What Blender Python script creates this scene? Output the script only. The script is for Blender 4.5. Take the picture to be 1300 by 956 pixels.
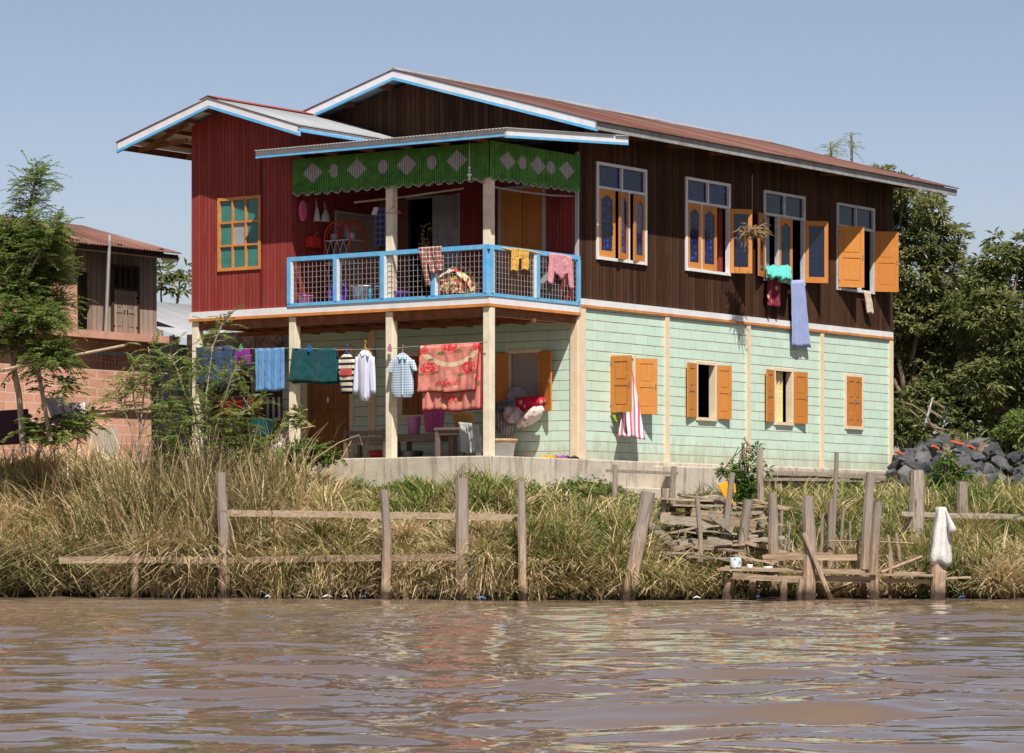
import bpy, bmesh, math, random
import numpy as np
from mathutils import Vector, Matrix, Euler, noise as mnoise
R = math.radians
random.seed(7)
for o in list(bpy.data.objects): bpy.data.objects.remove(o)
C = bpy.context.scene.collection
scene = bpy.context.scene

# ---------------------------------------------------------------- camera
HC = 0.9                                        # eye height above the river (seated in a boat)
FP, HY, CX = 4149.0, 692.5, 650.0
cam = bpy.data.cameras.new('camera'); camo = bpy.data.objects.new('camera', cam); C.objects.link(camo)
camo.location = (0, 0, HC); camo.rotation_euler = (R(90), 0, 0)
cam.sensor_width = 36; cam.lens = FP * 36 / 1300; cam.shift_y = (HY - 478) / 1300
cam.clip_end = 6000; cam.clip_start = 0.5
scene.camera = camo

# ---------------------------------------------------------------- world, sun, exposure
TH = R(35.56); XO, YO = -0.4212, 58.297
ct, st = math.cos(TH), math.sin(TH)
SUNL = (-1.0, 0.85, -1.97)                      # light direction in the house's own axes
sd = Vector((SUNL[0]*ct + SUNL[1]*st, -SUNL[0]*st + SUNL[1]*ct, SUNL[2])).normalized()
w = bpy.data.worlds.new('World'); scene.world = w; w.use_nodes = True
nt = w.node_tree; nt.nodes.clear()
bg = nt.nodes.new('ShaderNodeBackground'); ow = nt.nodes.new('ShaderNodeOutputWorld'); sky = nt.nodes.new('ShaderNodeTexSky')
sky.sky_type = 'NISHITA'; sky.sun_disc = False
to_sun = -sd
sky.sun_elevation = math.asin(to_sun.z)
sky.sun_rotation = math.atan2(to_sun.x, to_sun.y)
sky.air_density = 1.0; sky.dust_density = 3.4; sky.ozone_density = 3.0; sky.altitude = 900
bg.inputs['Strength'].default_value = 0.075
tcw = nt.nodes.new('ShaderNodeTexCoord'); spw = nt.nodes.new('ShaderNodeSeparateXYZ'); nt.links.new(tcw.outputs['Generated'], spw.inputs[0])
rpw = nt.nodes.new('ShaderNodeValToRGB'); nt.links.new(spw.outputs[2], rpw.inputs[0]); el = rpw.color_ramp.elements     # hazy horizon brightened, zenith dimmed to lower the ambient fill
el[0].position = 0.0; el[0].color = (1.46, 1.27, 1.15, 1); el[1].position = .62; el[1].color = (.27, .26, .27, 1)
e_ = el.new(.10); e_.color = (1.60, 1.35, 1.27, 1); e_ = el.new(.24); e_.color = (1.28, 1.06, 1.02, 1)
mxw = nt.nodes.new('ShaderNodeMix'); mxw.data_type = 'RGBA'; mxw.blend_type = 'MULTIPLY'; mxw.inputs[0].default_value = 1
nt.links.new(sky.outputs[0], mxw.inputs[6]); nt.links.new(rpw.outputs[0], mxw.inputs[7])
nt.links.new(mxw.outputs[2], bg.inputs[0]); nt.links.new(bg.outputs[0], ow.inputs[0])
sl = bpy.data.lights.new('sun', 'SUN'); sl.energy = 5.0; sl.angle = R(0.5); sl.color = (1, 0.95, 0.87)
so = bpy.data.objects.new('sun', sl); C.objects.link(so); so.location = (20, -20, 60)
so.rotation_euler = sd.to_track_quat('-Z', 'Y').to_euler()
vs = scene.view_settings; vs.view_transform = 'Standard'; vs.look = 'None'; vs.gamma = 1; vs.use_curve_mapping = False
vs.exposure = 0.42

# ---------------------------------------------------------------- measuring helpers: a photo pixel met with a real plane
def _ray(px, py): return (px - CX) / FP, (HY - py) / FP
def F(px, py, y=0.0):            # on the plane y = const of the house frame (parallel to its front)
    k, m = _ray(px, py); t = (y + XO*st + YO*ct) / (k*st + ct)
    return Vector(((k*t - XO)*ct - (t - YO)*st, y, HC + m*t))
def S(px, py, x=0.0):            # on the plane x = const of the house frame (parallel to its side)
    k, m = _ray(px, py); t = (x + XO*ct - YO*st) / (k*ct - st)
    return Vector((x, (k*t - XO)*st + (t - YO)*ct, HC + m*t))
def W(px, py, Y):                # world, at depth Y
    k, m = _ray(px, py); return Vector((k*Y, Y, HC + m*Y))
def h2w(v): return Vector((XO + v[0]*ct + v[1]*st, YO - v[0]*st + v[1]*ct, v[2]))
HF = Matrix.Translation((XO, YO, 0)) @ Matrix.Rotation(-TH, 4, 'Z')

# ---------------------------------------------------------------- mesh helpers
ORG = {}
def props(o, label=None, cat=None, group=None, kind=None):
    if label: o['label'] = label
    if cat: o['category'] = cat
    if group: o['group'] = group
    if kind: o['kind'] = kind
def thing(name, label, cat, org, frame='H', group=None):
    o = bpy.data.objects.new(name, None); C.objects.link(o); o.empty_display_size = .2
    org = Vector(org); ORG[o.name] = (org, frame)
    o.matrix_world = (HF if frame == 'H' else Matrix()) @ Matrix.Translation(org)
    props(o, label, cat, group); return o
class MB:
    def __init__(s): s.v, s.f, s.m = [], [], []
    def add(s, vs_, fs, mi=0):
        b = len(s.v); s.v += [tuple(p) for p in vs_]; s.f += [tuple(i + b for i in f) for f in fs]; s.m += [mi]*len(fs)
    def box(s, x0, x1, y0, y1, z0, z1, mi=0):
        s.add([(x0,y0,z0),(x1,y0,z0),(x1,y1,z0),(x0,y1,z0),(x0,y0,z1),(x1,y0,z1),(x1,y1,z1),(x0,y1,z1)],
              [(0,3,2,1),(4,5,6,7),(0,1,5,4),(1,2,6,5),(2,3,7,6),(3,0,4,7)], mi); return s
    def beam(s, a, b, w=.05, h=.05, mi=0, up=(0,0,1)):
        a, b, up = Vector(a), Vector(b), Vector(up); d = (b - a).normalized()
        x = d.cross(up)
        if x.length < 1e-4: x = d.cross(Vector((0,1,0)))
        x.normalize(); u = x.cross(d).normalized(); x *= w/2; u *= h/2
        s.add([a-x-u, a+x-u, a+x+u, a-x+u, b-x-u, b+x-u, b+x+u, b-x+u],
              [(0,1,2,3),(7,6,5,4),(0,4,5,1),(1,5,6,2),(2,6,7,3),(3,7,4,0)], mi); return s
    def rings(s, rs, mi=0, caps=True, closed=True):
        n = len(rs[0]); b = []; fs = []
        for r in rs: b += list(r)
        for i in range(len(rs)-1):
            for j in range(n if closed else n-1):
                k = (j+1) % n; fs.append((i*n+j, i*n+k, (i+1)*n+k, (i+1)*n+j))
        if caps: fs.append(tuple(range(n))[::-1]); fs.append(tuple((len(rs)-1)*n + j for j in range(n)))
        s.add(b, fs, mi); return s
    def tube(s, pts, r, n=7, mi=0, jit=0, caps=True):
        pts = [Vector(p) for p in pts]
        if not hasattr(r, '__len__'): r = [r]*len(pts)
        rs = []; ux = None
        for i, p in enumerate(pts):
            d = (pts[min(i+1, len(pts)-1)] - pts[max(i-1, 0)]).normalized()
            if ux is None: ux = d.cross(Vector((.3,.9,.2)) if abs(d.z) > .8 else Vector((0,0,1))).normalized()
            else: ux = (ux - d*ux.dot(d)).normalized()
            uy = d.cross(ux)
            rs.append([p + (ux*math.cos(a) + uy*math.sin(a))*r[i]*(1 + random.uniform(-jit, jit)) for a in [2*math.pi*j/n for j in range(n)]])
        return s.rings(rs, mi, caps)
    def lathe(s, prof, c=(0,0,0), n=16, mi=0, caps=False):
        return s.rings([[Vector(c) + Vector((r*math.cos(2*math.pi*j/n), r*math.sin(2*math.pi*j/n), z)) for j in range(n)] for r, z in prof], mi, caps)
    def prism(s, pts, ext, mi=0):
        n = len(pts); e = Vector(ext); pts = [Vector(p) for p in pts]
        s.add(pts + [p + e for p in pts], [tuple(range(n)), tuple(range(2*n-1, n-1, -1))] + [(i, i+n, (i+1) % n + n, (i+1) % n) for i in range(n)], mi); return s
    def grid(s, P, mi=0):
        r, c = len(P), len(P[0]); s.add([p for row in P for p in row], [(i*c+j, i*c+j+1, (i+1)*c+j+1, (i+1)*c+j) for i in range(r-1) for j in range(c-1)], mi); return s
    def build(s, name, mats, parent=None, frame='H', org=None, label=None, cat=None, group=None, kind=None, smooth=False, bevel=0, solid=0, sub=0, recalc=True):
        if not isinstance(mats, (list, tuple)): mats = [mats]
        if parent is not None: org, frame = ORG[parent.name]
        elif org is None:
            a = np.array(s.v); org = Vector(((a[:,0].min()+a[:,0].max())/2, (a[:,1].min()+a[:,1].max())/2, a[:,2].min()))
        org = Vector(org); me = bpy.data.meshes.new(name)
        me.from_pydata([(x-org.x, y-org.y, z-org.z) for x, y, z in s.v], [], s.f)
        for m in mats: me.materials.append(m)
        me.polygons.foreach_set('material_index', s.m)
        if recalc:
            bm = bmesh.new(); bm.from_mesh(me); bmesh.ops.recalc_face_normals(bm, faces=bm.faces); bm.to_mesh(me); bm.free()
        if smooth: me.polygons.foreach_set('use_smooth', [True]*len(me.polygons))
        o = bpy.data.objects.new(name, me); C.objects.link(o); ORG[o.name] = (org, frame)
        if parent is not None: o.parent = parent
        else: o.matrix_world = (HF if frame == 'H' else Matrix()) @ Matrix.Translation(org)
        if solid: md = o.modifiers.new('solid', 'SOLIDIFY'); md.thickness = solid; md.offset = 0; md.material_offset = 1 if len(mats) == 2 and name.endswith('roof') else 0; md.material_offset_rim = 0
        if sub: md = o.modifiers.new('sub', 'SUBSURF'); md.levels = sub; md.render_levels = sub
        if bevel: md = o.modifiers.new('bevel', 'BEVEL'); md.width = bevel; md.segments = 2; md.limit_method = 'ANGLE'
        props(o, label, cat, group, kind); return o
def big_mesh(name, V, Fq, mats, tint=None, **k):      # numpy quads
    me = bpy.data.meshes.new(name); nv, nf = len(V), len(Fq); c = Fq.shape[1]
    me.vertices.add(nv); me.vertices.foreach_set('co', np.asarray(V, np.float32).ravel())
    me.loops.add(nf*c); me.loops.foreach_set('vertex_index', np.asarray(Fq, np.int32).ravel())
    me.polygons.add(nf); me.polygons.foreach_set('loop_start', np.arange(0, nf*c, c, dtype=np.int32)); 
    me.update(calc_edges=True)
    for m in (mats if isinstance(mats, (list, tuple)) else [mats]): me.materials.append(m)
    if tint is not None:
        at = me.attributes.new('tint', 'FLOAT', 'POINT'); at.data.foreach_set('value', np.asarray(tint, np.float32))
    o = bpy.data.objects.new(name, me); C.objects.link(o); return o

# ---------------------------------------------------------------- material helpers
class NT:
    def __init__(s, name):
        s.mat = bpy.data.materials.new(name); s.mat.use_nodes = True; s.t = s.mat.node_tree; s.t.nodes.clear()
        s.out = s.t.nodes.new('ShaderNodeOutputMaterial'); s.p = s.t.nodes.new('ShaderNodeBsdfPrincipled'); s.t.links.new(s.p.outputs[0], s.out.inputs[0])
        s.tc = s.t.nodes.new('ShaderNodeTexCoord'); s.obj = s.tc.outputs['Object']; s._x = None
    def lk(s, a, inp):
        if isinstance(a, bpy.types.NodeSocket): s.t.links.new(a, inp)
        elif a is not None:
            if hasattr(a, '__len__') and len(a) == 3 and inp.type == 'RGBA': a = (*a, 1)
            inp.default_value = a
    def math(s, op, a, b=None, c=None):
        n = s.t.nodes.new('ShaderNodeMath'); n.operation = op; s.lk(a, n.inputs[0]); s.lk(b, n.inputs[1]); s.lk(c, n.inputs[2]); return n.outputs[0]
    def xyz(s):
        if s._x is None:
            n = s.t.nodes.new('ShaderNodeSeparateXYZ'); s.lk(s.obj, n.inputs[0]); s._x = n.outputs
        return s._x
    def comb(s, x=0., y=0., z=0.):
        n = s.t.nodes.new('ShaderNodeCombineXYZ'); s.lk(x, n.inputs[0]); s.lk(y, n.inputs[1]); s.lk(z, n.inputs[2]); return n.outputs[0]
    def map(s, sc, vec=None):
        n = s.t.nodes.new('ShaderNodeMapping'); s.lk(vec or s.obj, n.inputs[0]); n.inputs['Scale'].default_value = sc; return n.outputs[0]
    def noise(s, scale, vec=None, detail=4, rough=.55, dist=0):
        n = s.t.nodes.new('ShaderNodeTexNoise'); s.lk(vec or s.obj, n.inputs['Vector']); n.inputs['Scale'].default_value = scale
        n.inputs['Detail'].default_value = detail; n.inputs['Roughness'].default_value = rough; n.inputs['Distortion'].default_value = dist; return n.outputs['Fac']
    def vor(s, scale, vec=None, rnd=1., out='Distance'):
        n = s.t.nodes.new('ShaderNodeTexVoronoi'); s.lk(vec or s.obj, n.inputs['Vector']); n.inputs['Scale'].default_value = scale
        n.inputs['Randomness'].default_value = rnd; return n.outputs[out]
    def white(s, a):
        n = s.t.nodes.new('ShaderNodeTexWhiteNoise'); n.noise_dimensions = '1D'; s.lk(a, n.inputs['W']); return n.outputs['Value']
    def ramp(s, f, stops, interp='LINEAR'):
        n = s.t.nodes.new('ShaderNodeValToRGB'); s.lk(f, n.inputs[0]); cr = n.color_ramp; cr.interpolation = interp
        while len(cr.elements) < len(stops): cr.elements.new(.5)
        for e, (p, c) in zip(cr.elements, stops): e.position = p; e.color = (*c, 1) if hasattr(c, '__len__') else (c, c, c, 1)
        return n.outputs[0]
    def mix(s, f, a, b, mode='MIX'):
        n = s.t.nodes.new('ShaderNodeMix'); n.data_type = 'RGBA'; n.blend_type = mode
        s.lk(f, n.inputs[0]); s.lk(a, n.inputs[6]); s.lk(b, n.inputs[7]); return n.outputs[2]
    def attr(s, name):
        n = s.t.nodes.new('ShaderNodeAttribute'); n.attribute_name = name; return n.outputs['Fac']
    def bump(s, h, st_=.3, dist=.01):
        n = s.t.nodes.new('ShaderNodeBump'); s.lk(h, n.inputs['Height']); n.inputs['Strength'].default_value = st_; n.inputs['Distance'].default_value = dist
        s.t.links.new(n.outputs[0], s.p.inputs['Normal'])
    def set(s, col=None, rough=.7, spec=.3, metal=0.):
        s.lk(col, s.p.inputs['Base Color']); s.lk(rough, s.p.inputs['Roughness']); s.p.inputs['Specular IOR Level'].default_value = spec; s.lk(metal, s.p.inputs['Metallic']); return s.mat
def k3(c, f): return tuple(min(1, x*f) for x in c)
def simple(name, col, rough=.75, var=.18, scale=5, bump=.15, stretch=(1,1,1), spec=.25, metal=0., dirt=None, bd=.005, dirt_amt=.5):
    n = NT(name); v = n.map(stretch); a = n.noise(scale, v, 6)
    c = n.mix(n.ramp(a, [(.3, 0.), (.7, 1.)]), k3(col, 1-var), k3(col, 1+var))
    if dirt: c = n.mix(n.math('MULTIPLY', n.ramp(n.noise(scale*.35, v, 8, .7), [(.48, 0.), (.68, 1.)]), dirt_amt), c, dirt)
    if bump: n.bump(n.noise(scale*4, v, 5), bump, bd)
    return n.set(c, rough, spec, metal)
def planks(name, c1, c2, pitch=.1, groove=.06, rough=.7, streak=1., wear=None, wear_amt=.4, depth=.012, spec=.25):
    n = NT(name); x, y, z = n.xyz(); s = n.math('ADD', x, y); q = n.math('DIVIDE', s, pitch)
    fr = n.math('FRACT', q); fl = n.math('FLOOR', q); rnd = n.white(fl)
    g = n.math('LESS_THAN', n.math('MINIMUM', fr, n.math('SUBTRACT', 1., fr)), groove)
    v = n.comb(n.math('MULTIPLY', s, 14.), rnd, n.math('ADD', n.math('MULTIPLY', z, .9), n.math('MULTIPLY', rnd, 37.)))
    gr = n.noise(2.0, v, 6, .65)
    f = n.math('ADD', n.math('MULTIPLY', rnd, .55), n.math('MULTIPLY', gr, .75*streak))
    c = n.mix(n.ramp(f, [(.15, 0.), (1.05, 1.)]), c1, c2)
    if wear: c = n.mix(n.math('MULTIPLY', n.ramp(n.noise(1.3, n.comb(n.math('MULTIPLY', s, 6.), 0., n.math('MULTIPLY', z, 1.2)), 8, .75), [(.5, 0.), (.72, 1.)]), wear_amt), c, wear)
    c = n.mix(n.math('MULTIPLY', g, .75), c, k3(c1, .25))
    n.bump(n.math('ADD', n.math('MULTIPLY', n.math('SUBTRACT', 1., g), 1.), n.math('MULTIPLY', gr, .25)), .6, depth)
    return n.set(c, rough, spec)

M = {}
M['red'] = planks('red_planks', (.19,.024,.020), (.31,.050,.038), .085, .07, .65, wear=(.38,.13,.10), wear_amt=.45)
M['brownwall'] = planks('dark_timber_planks', (.024,.012,.008), (.092,.046,.028), .115, .05, .85, wear=(.15,.09,.06), wear_amt=.3, spec=.05)
M['greywall'] = planks('weathered_planks', (.20,.145,.105), (.40,.32,.26), .16, .05, .85, wear=(.52,.46,.40), wear_amt=.5)
M['darkplank'] = planks('dark_planks', (.03,.015,.01), (.07,.035,.022), .14, .05, .8)
def siding(name, c1, c2, joint, vj=.35, row=.188, bw=.43):
    n = NT(name); x, y, z = n.xyz(); s = n.math('ADD', x, y); q = n.math('DIVIDE', z, row)
    wob = n.math('MULTIPLY', n.math('SUBTRACT', n.noise(1.1, None, 3), .5), .10); q = n.math('ADD', q, wob)
    fr = n.math('FRACT', q); fl = n.math('FLOOR', q); r1 = n.white(fl)
    p = n.math('ADD', n.math('DIVIDE', s, bw), n.math('ADD', n.math('MULTIPLY', n.math('MODULO', fl, 2.), .5), n.math('MULTIPLY', r1, .3)))
    fp = n.math('FRACT', p); r2 = n.white(n.math('ADD', n.math('FLOOR', p), n.math('MULTIPLY', fl, 31.7)))
    h = n.math('LESS_THAN', fr, n.math('ADD', .035, n.math('MULTIPLY', n.noise(3., None, 4), .07)))
    v_ = n.math('LESS_THAN', fp, .022)
    base = n.mix(n.math('ADD', n.math('MULTIPLY', r2, .6), n.math('MULTIPLY', n.noise(9., n.map((1,1,3)), 5), .5)), c1, c2)
    base = n.mix(n.math('MULTIPLY', n.ramp(n.noise(.9, None, 6, .7), [(.5, 0.), (.75, 1.)]), .3), base, (.62,.66,.55))
    c = n.mix(n.math('MULTIPLY', v_, vj), base, joint)
    c = n.mix(n.math('MULTIPLY', h, n.ramp(n.noise(2.2, None, 3), [(.3, .6), (.6, 1.)])), c, joint)
    zz = n.math('ADD', z, n.math('MULTIPLY', n.noise(2.6, n.map((2,2,.6)), 7, .7), -1.1)); c = n.mix(n.ramp(zz, [(-.1, .75), (.45, 0.)]), c, (.36,.31,.22))
    n.bump(n.math('SUBTRACT', n.math('MULTIPLY', n.math('SUBTRACT', 1., fr), .8), n.math('ADD', n.math('MULTIPLY', h, 1.), n.math('MULTIPLY', v_, .3))), .5, .012)
    return n.set(c, .6, .3)
M['mint'] = siding('mint_green_boards', (.49,.65,.53), (.59,.75,.635), (.22,.09,.06))
def blockwall(name, c1, c2, mort, row=.24, bw=.46, th_=.028):
    n = NT(name); x, y, z = n.xyz(); s = n.math('ADD', x, y); q = n.math('DIVIDE', z, row); fr = n.math('FRACT', q); fl = n.math('FLOOR', q)
    p = n.math('ADD', n.math('DIVIDE', s, bw), n.math('MULTIPLY', n.math('MODULO', fl, 2.), .5)); fp = n.math('FRACT', p)
    r2 = n.white(n.math('ADD', n.math('FLOOR', p), n.math('MULTIPLY', fl, 31.7)))
    j = n.math('MAXIMUM', n.math('LESS_THAN', fr, th_*2.4), n.math('LESS_THAN', fp, th_*1.2))
    base = n.mix(n.math('ADD', n.math('MULTIPLY', r2, .6), n.math('MULTIPLY', n.noise(6., None, 6), .5)), c1, c2)
    base = n.mix(n.math('MULTIPLY', n.ramp(n.noise(1.2, None, 8, .7), [(.5, 0.), (.7, 1.)]), .45), base, k3(c1, .6))
    n.bump(n.math('SUBTRACT', 1., j), .4, .01)
    return n.set(n.mix(n.math('MULTIPLY', j, .8), base, mort), .85, .15)
M['block'] = blockwall('salmon_block_wall', (.56,.27,.175), (.72,.40,.285), (.76,.67,.61), .19, .54)
M['pink'] = simple('pink_plaster', (.62,.33,.24), .85, .15, 2, .2, dirt=(.3,.17,.12))
M['white'] = simple('white_paint', (.74,.74,.76), .55, .05, 6, .08, dirt=(.48,.44,.40), dirt_amt=.3)
M['offwhite'] = simple('weathered_white_paint', (.56,.56,.57), .6, .12, 6, .1, dirt=(.3,.28,.25))
M['blue'] = simple('sky_blue_paint', (.12,.42,.72), .55, .12, 8, .15, dirt=(.36,.46,.50), dirt_amt=.55)
M['cream'] = simple('cream_paint', (.79,.71,.54), .65, .07, 7, .15, dirt=(.40,.31,.2), dirt_amt=.35)
M['creamtrim'] = simple('cream_trim', (.74,.60,.43), .65, .06, 7, .1, dirt=(.5,.38,.26), dirt_amt=.25)
def orangepaint():
    n = NT('orange_varnish'); ob = n.t.nodes.new('ShaderNodeObjectInfo').outputs['Random']
    c = n.mix(ob, (.50,.185,.038), (.64,.27,.062)); g = n.noise(3., n.map((9,9,.9)), 7, .7)
    c = n.mix(n.math('MULTIPLY', n.ramp(g, [(.42, 0.), (.72, 1.)]), .4), c, (.36,.13,.035)); c = n.mix(n.math('MULTIPLY', n.ramp(n.noise(5., None, 8, .75), [(.56, 0.), (.70, 1.)]), .4), c, (.66,.42,.20))
    n.bump(g, .2, .005); return n.set(c, n.ramp(g, [(0, .45), (1, .75)]), .25)
M['orange'] = orangepaint()
M['orangetrim'] = simple('orange_trim', (.60,.24,.07), .6, .15, 6, .1, dirt=(.3,.12,.05))
M['brownshut'] = simple('brown_varnish', (.27,.11,.04), .55, .2, 6, .12, (1,1,.15))
M['greyfascia'] = simple('grey_timber', (.30,.30,.30), .8, .2, 7, .2, dirt=(.16,.14,.12))
M['rafter'] = simple('rafter_timber', (.22,.085,.04), .75, .3, 6, .2)
M['concrete'] = None
def concrete():
    n = NT('stained_concrete'); x, y, z = n.xyz(); a = n.noise(2.2, None, 8, .7); s = n.math('ADD', x, y)
    c = n.ramp(a, [(.25, (.36,.32,.26)), (.5, (.53,.47,.39)), (.75, (.62,.56,.47))])
    dr = n.noise(1.5, n.comb(n.math('MULTIPLY', s, 4.), 0., n.math('MULTIPLY', z, .7)), 6, .7)
    c = n.mix(n.math('MULTIPLY', n.ramp(dr, [(.50, 0.), (.66, 1.)]), .7), c, (.22,.17,.13))
    g = n.math('LESS_THAN', n.math('FRACT', n.math('DIVIDE', s, 1.63)), .012)
    c = n.mix(n.math('MULTIPLY', g, .5), c, (.2,.17,.14))
    n.bump(n.noise(22, None, 6), .35, .012); return n.set(c, .9, .15)
M['concrete'] = concrete()
def corr_mat(name, stops, rough=.6, metal=.0, sheet=.8):
    n = NT(name); x, y, z = n.xyz()
    a = n.noise(1.0, n.comb(n.math('MULTIPLY', y, 3.), n.math('MULTIPLY', x, .7), z), 8, .7)
    b = n.white(n.math('FLOOR', n.math('DIVIDE', y, sheet)))
    f = n.math('ADD', n.math('MULTIPLY', a, .8), n.math('MULTIPLY', b, .22))
    n.bump(n.noise(30, None, 4), .15, .004); return n.set(n.ramp(f, stops), rough, .3, metal)
M['rust'] = corr_mat('rusted_roof_sheet', [(.25, (.085,.035,.028)), (.45, (.16,.070,.055)), (.68, (.24,.13,.105)), (.95, (.36,.29,.26))])
M['zinc'] = corr_mat('grey_roof_sheet', [(.2, (.26,.265,.275)), (.55, (.36,.37,.39)), (.9, (.46,.47,.49))], .5, .1)
M['under'] = corr_mat('roof_underside_bounce', [(.2, (.60,.56,.52)), (.8, (.78,.75,.72))], .6, .0)  # paler underside colour paints in light bounced up from the ground
M['ridge'] = simple('red_ridge_cap', (.33,.075,.06), .6, .2)
def dotglass(name, base, dot):
    n = NT(name); x, y, z = n.xyz(); s = n.math('ADD', x, y); v = n.comb(s, z, 0.)
    d = n.vor(8.5, v, .35); m = n.ramp(d, [(.18, 1.), (.34, 0.)])
    c = n.mix(n.math('MULTIPLY', m, n.ramp(n.noise(2.4, None, 3), [(.35, .15), (.65, 1.)])), base, dot)
    return n.set(c, .12, .4)
M['glassdot'] = dotglass('blue_dotted_glass', (.008,.012,.05), (.03,.07,.55))
M['glassdark'] = dotglass('dark_blue_glass', (.008,.014,.035), (.012,.022,.09))
M['glassteal'] = simple('teal_painted_glass', (.045,.20,.17), .25, .2, 3, .02, spec=.5)
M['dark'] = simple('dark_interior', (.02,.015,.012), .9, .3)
M['darkwood'] = simple('dark_wood', (.07,.035,.02), .7, .3, 6, .2, (1,1,.2))
M['grayframe'] = simple('grey_white_frame', (.42,.43,.46), .6, .1)
M['oldwood'] = None
def oldwood(name, a, b, c_, wet=None, sc=(9, 9, 1.1)):
    n = NT(name); v = n.map(sc); g = n.noise(2.2, v, 8, .7); ob = n.t.nodes.new('ShaderNodeObjectInfo').outputs['Random']
    c = n.ramp(n.math('ADD', n.math('MULTIPLY', g, .85), n.math('MULTIPLY', ob, .15)), [(.3, a), (.5, b), (.72, c_)])
    c = n.mix(n.ramp(n.noise(3, n.map((14,14,.5) if sc[0] > 2 else (.5,14,14)), 3), [(.60, 0.), (.66, .8)]), c, k3(a, .45))
    if wet:
        z = n.t.nodes.new('ShaderNodeNewGeometry'); sp = n.t.nodes.new('ShaderNodeSeparateXYZ'); n.t.links.new(z.outputs['Position'], sp.inputs[0])
        c = n.mix(n.ramp(n.math('ADD', sp.outputs[2], n.math('MULTIPLY', n.noise(7., None, 5), -.22)), [(.0, 1.), (.16, 0.)]), c, wet)
        zz = n.math('ADD', sp.outputs[2], n.math('MULTIPLY', n.noise(4.), .5)); c = n.mix(n.ramp(n.math('DIVIDE', zz, 3.), [(.2, 0.), (.55, .75)]), c, (.25,.225,.205))
    n.bump(g, .7, .02); return n.set(c, .85, .15)
M['oldwood'] = oldwood('weathered_timber', (.17,.11,.07), (.40,.28,.19), (.56,.43,.31), wet=(.07,.05,.035))
M['greywood'] = oldwood('grey_timber_boards', (.13,.10,.08), (.30,.25,.20), (.44,.38,.32))
M['hboard'] = oldwood('horizontal_tan_boards', (.17,.115,.07), (.38,.28,.19), (.52,.41,.29), sc=(1.1,9,9)); M['hgrey'] = oldwood('horizontal_grey_boards', (.14,.11,.085), (.31,.26,.205), (.46,.40,.33), sc=(1.1,9,9))
M['bamboo'] = simple('bamboo', (.40,.31,.20), .6, .2, 6, .1)
M['steel'] = simple('steel', (.60,.60,.60), .35, .1, 9, .05, metal=.55, spec=.5)
M['wire'] = simple('galvanised_wire', (.42,.38,.38), .55, .1, 9, 0, metal=.2)
def flat(name, col, rough=.6, **k):
    if name not in M: M[name] = simple(name, col, rough, k.get('var', .1), 6, k.get('bump', .05), metal=k.get('metal', 0.), spec=k.get('spec', .3))
    return M[name]
def fabric(name, col, col2=None, kind=None, sc=1., rough=.9, c3=None):
    n = NT(name); x, y, z = n.xyz(); s = n.math('ADD', x, n.math('MULTIPLY', y, .9)); base = n.mix(n.noise(3, None, 5), k3(col, .85), k3(col, 1.1))
    if kind == 'check':
        a = n.math('LESS_THAN', n.math('FRACT', n.math('MULTIPLY', s, sc)), .38); b = n.math('LESS_THAN', n.math('FRACT', n.math('MULTIPLY', z, sc)), .38)
        base = n.mix(n.math('MULTIPLY', n.math('ADD', a, b), .5), base, col2)
        if c3: base = n.mix(n.math('MULTIPLY', a, b), base, c3)
    elif kind == 'tartan':
        a = n.math('LESS_THAN', n.math('FRACT', n.math('MULTIPLY', s, sc)), .5); b = n.math('LESS_THAN', n.math('FRACT', n.math('MULTIPLY', z, sc)), .5)
        base = n.mix(n.math('ABSOLUTE', n.math('SUBTRACT', a, b)), base, col2)
        a2 = n.math('LESS_THAN', n.math('FRACT', n.math('ADD', n.math('MULTIPLY', s, sc), .3)), .12); b2 = n.math('LESS_THAN', n.math('FRACT', n.math('ADD', n.math('MULTIPLY', z, sc), .3)), .12)
        base = n.mix(n.math('MAXIMUM', a2, b2), base, c3)
    elif kind == 'hstripe': base = n.mix(n.math('LESS_THAN', n.math('FRACT', n.math('MULTIPLY', z, sc)), .45), base, col2)
    elif kind == 'vstripe':
        a = n.math('FRACT', n.math('MULTIPLY', n.math('ADD', s, n.math('MULTIPLY', n.noise(2.), .06)), sc)); base = n.mix(n.math('LESS_THAN', a, .4), base, col2)
        if c3: base = n.mix(n.math('LESS_THAN', a, .12), base, c3)
    elif kind == 'flower':
        d = n.vor(sc, n.comb(s, z, 0.), 1.); base = n.mix(n.ramp(d, [(.22, 1.), (.34, 0.)]), base, col2)
        if c3: base = n.mix(n.ramp(n.vor(sc*.8, n.comb(z, s, 3.), 1.), [(.15, 1.), (.25, 0.)]), base, c3)
    elif kind == 'patch':
        f = n.vor(sc, n.comb(s, z, 0.), 1., 'Color'); hs = n.t.nodes.new('ShaderNodeSeparateColor'); n.t.links.new(f, hs.inputs[0])
        base = n.ramp(hs.outputs[0], [(0, col), (.3, col2), (.55, c3), (.8, (.05,.04,.03))], 'CONSTANT')
    n.bump(n.noise(60, None, 3), .3, .002); m = n.set(base, rough, .1)
    n.p.inputs['Sheen Weight'].default_value = .15; return m

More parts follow.
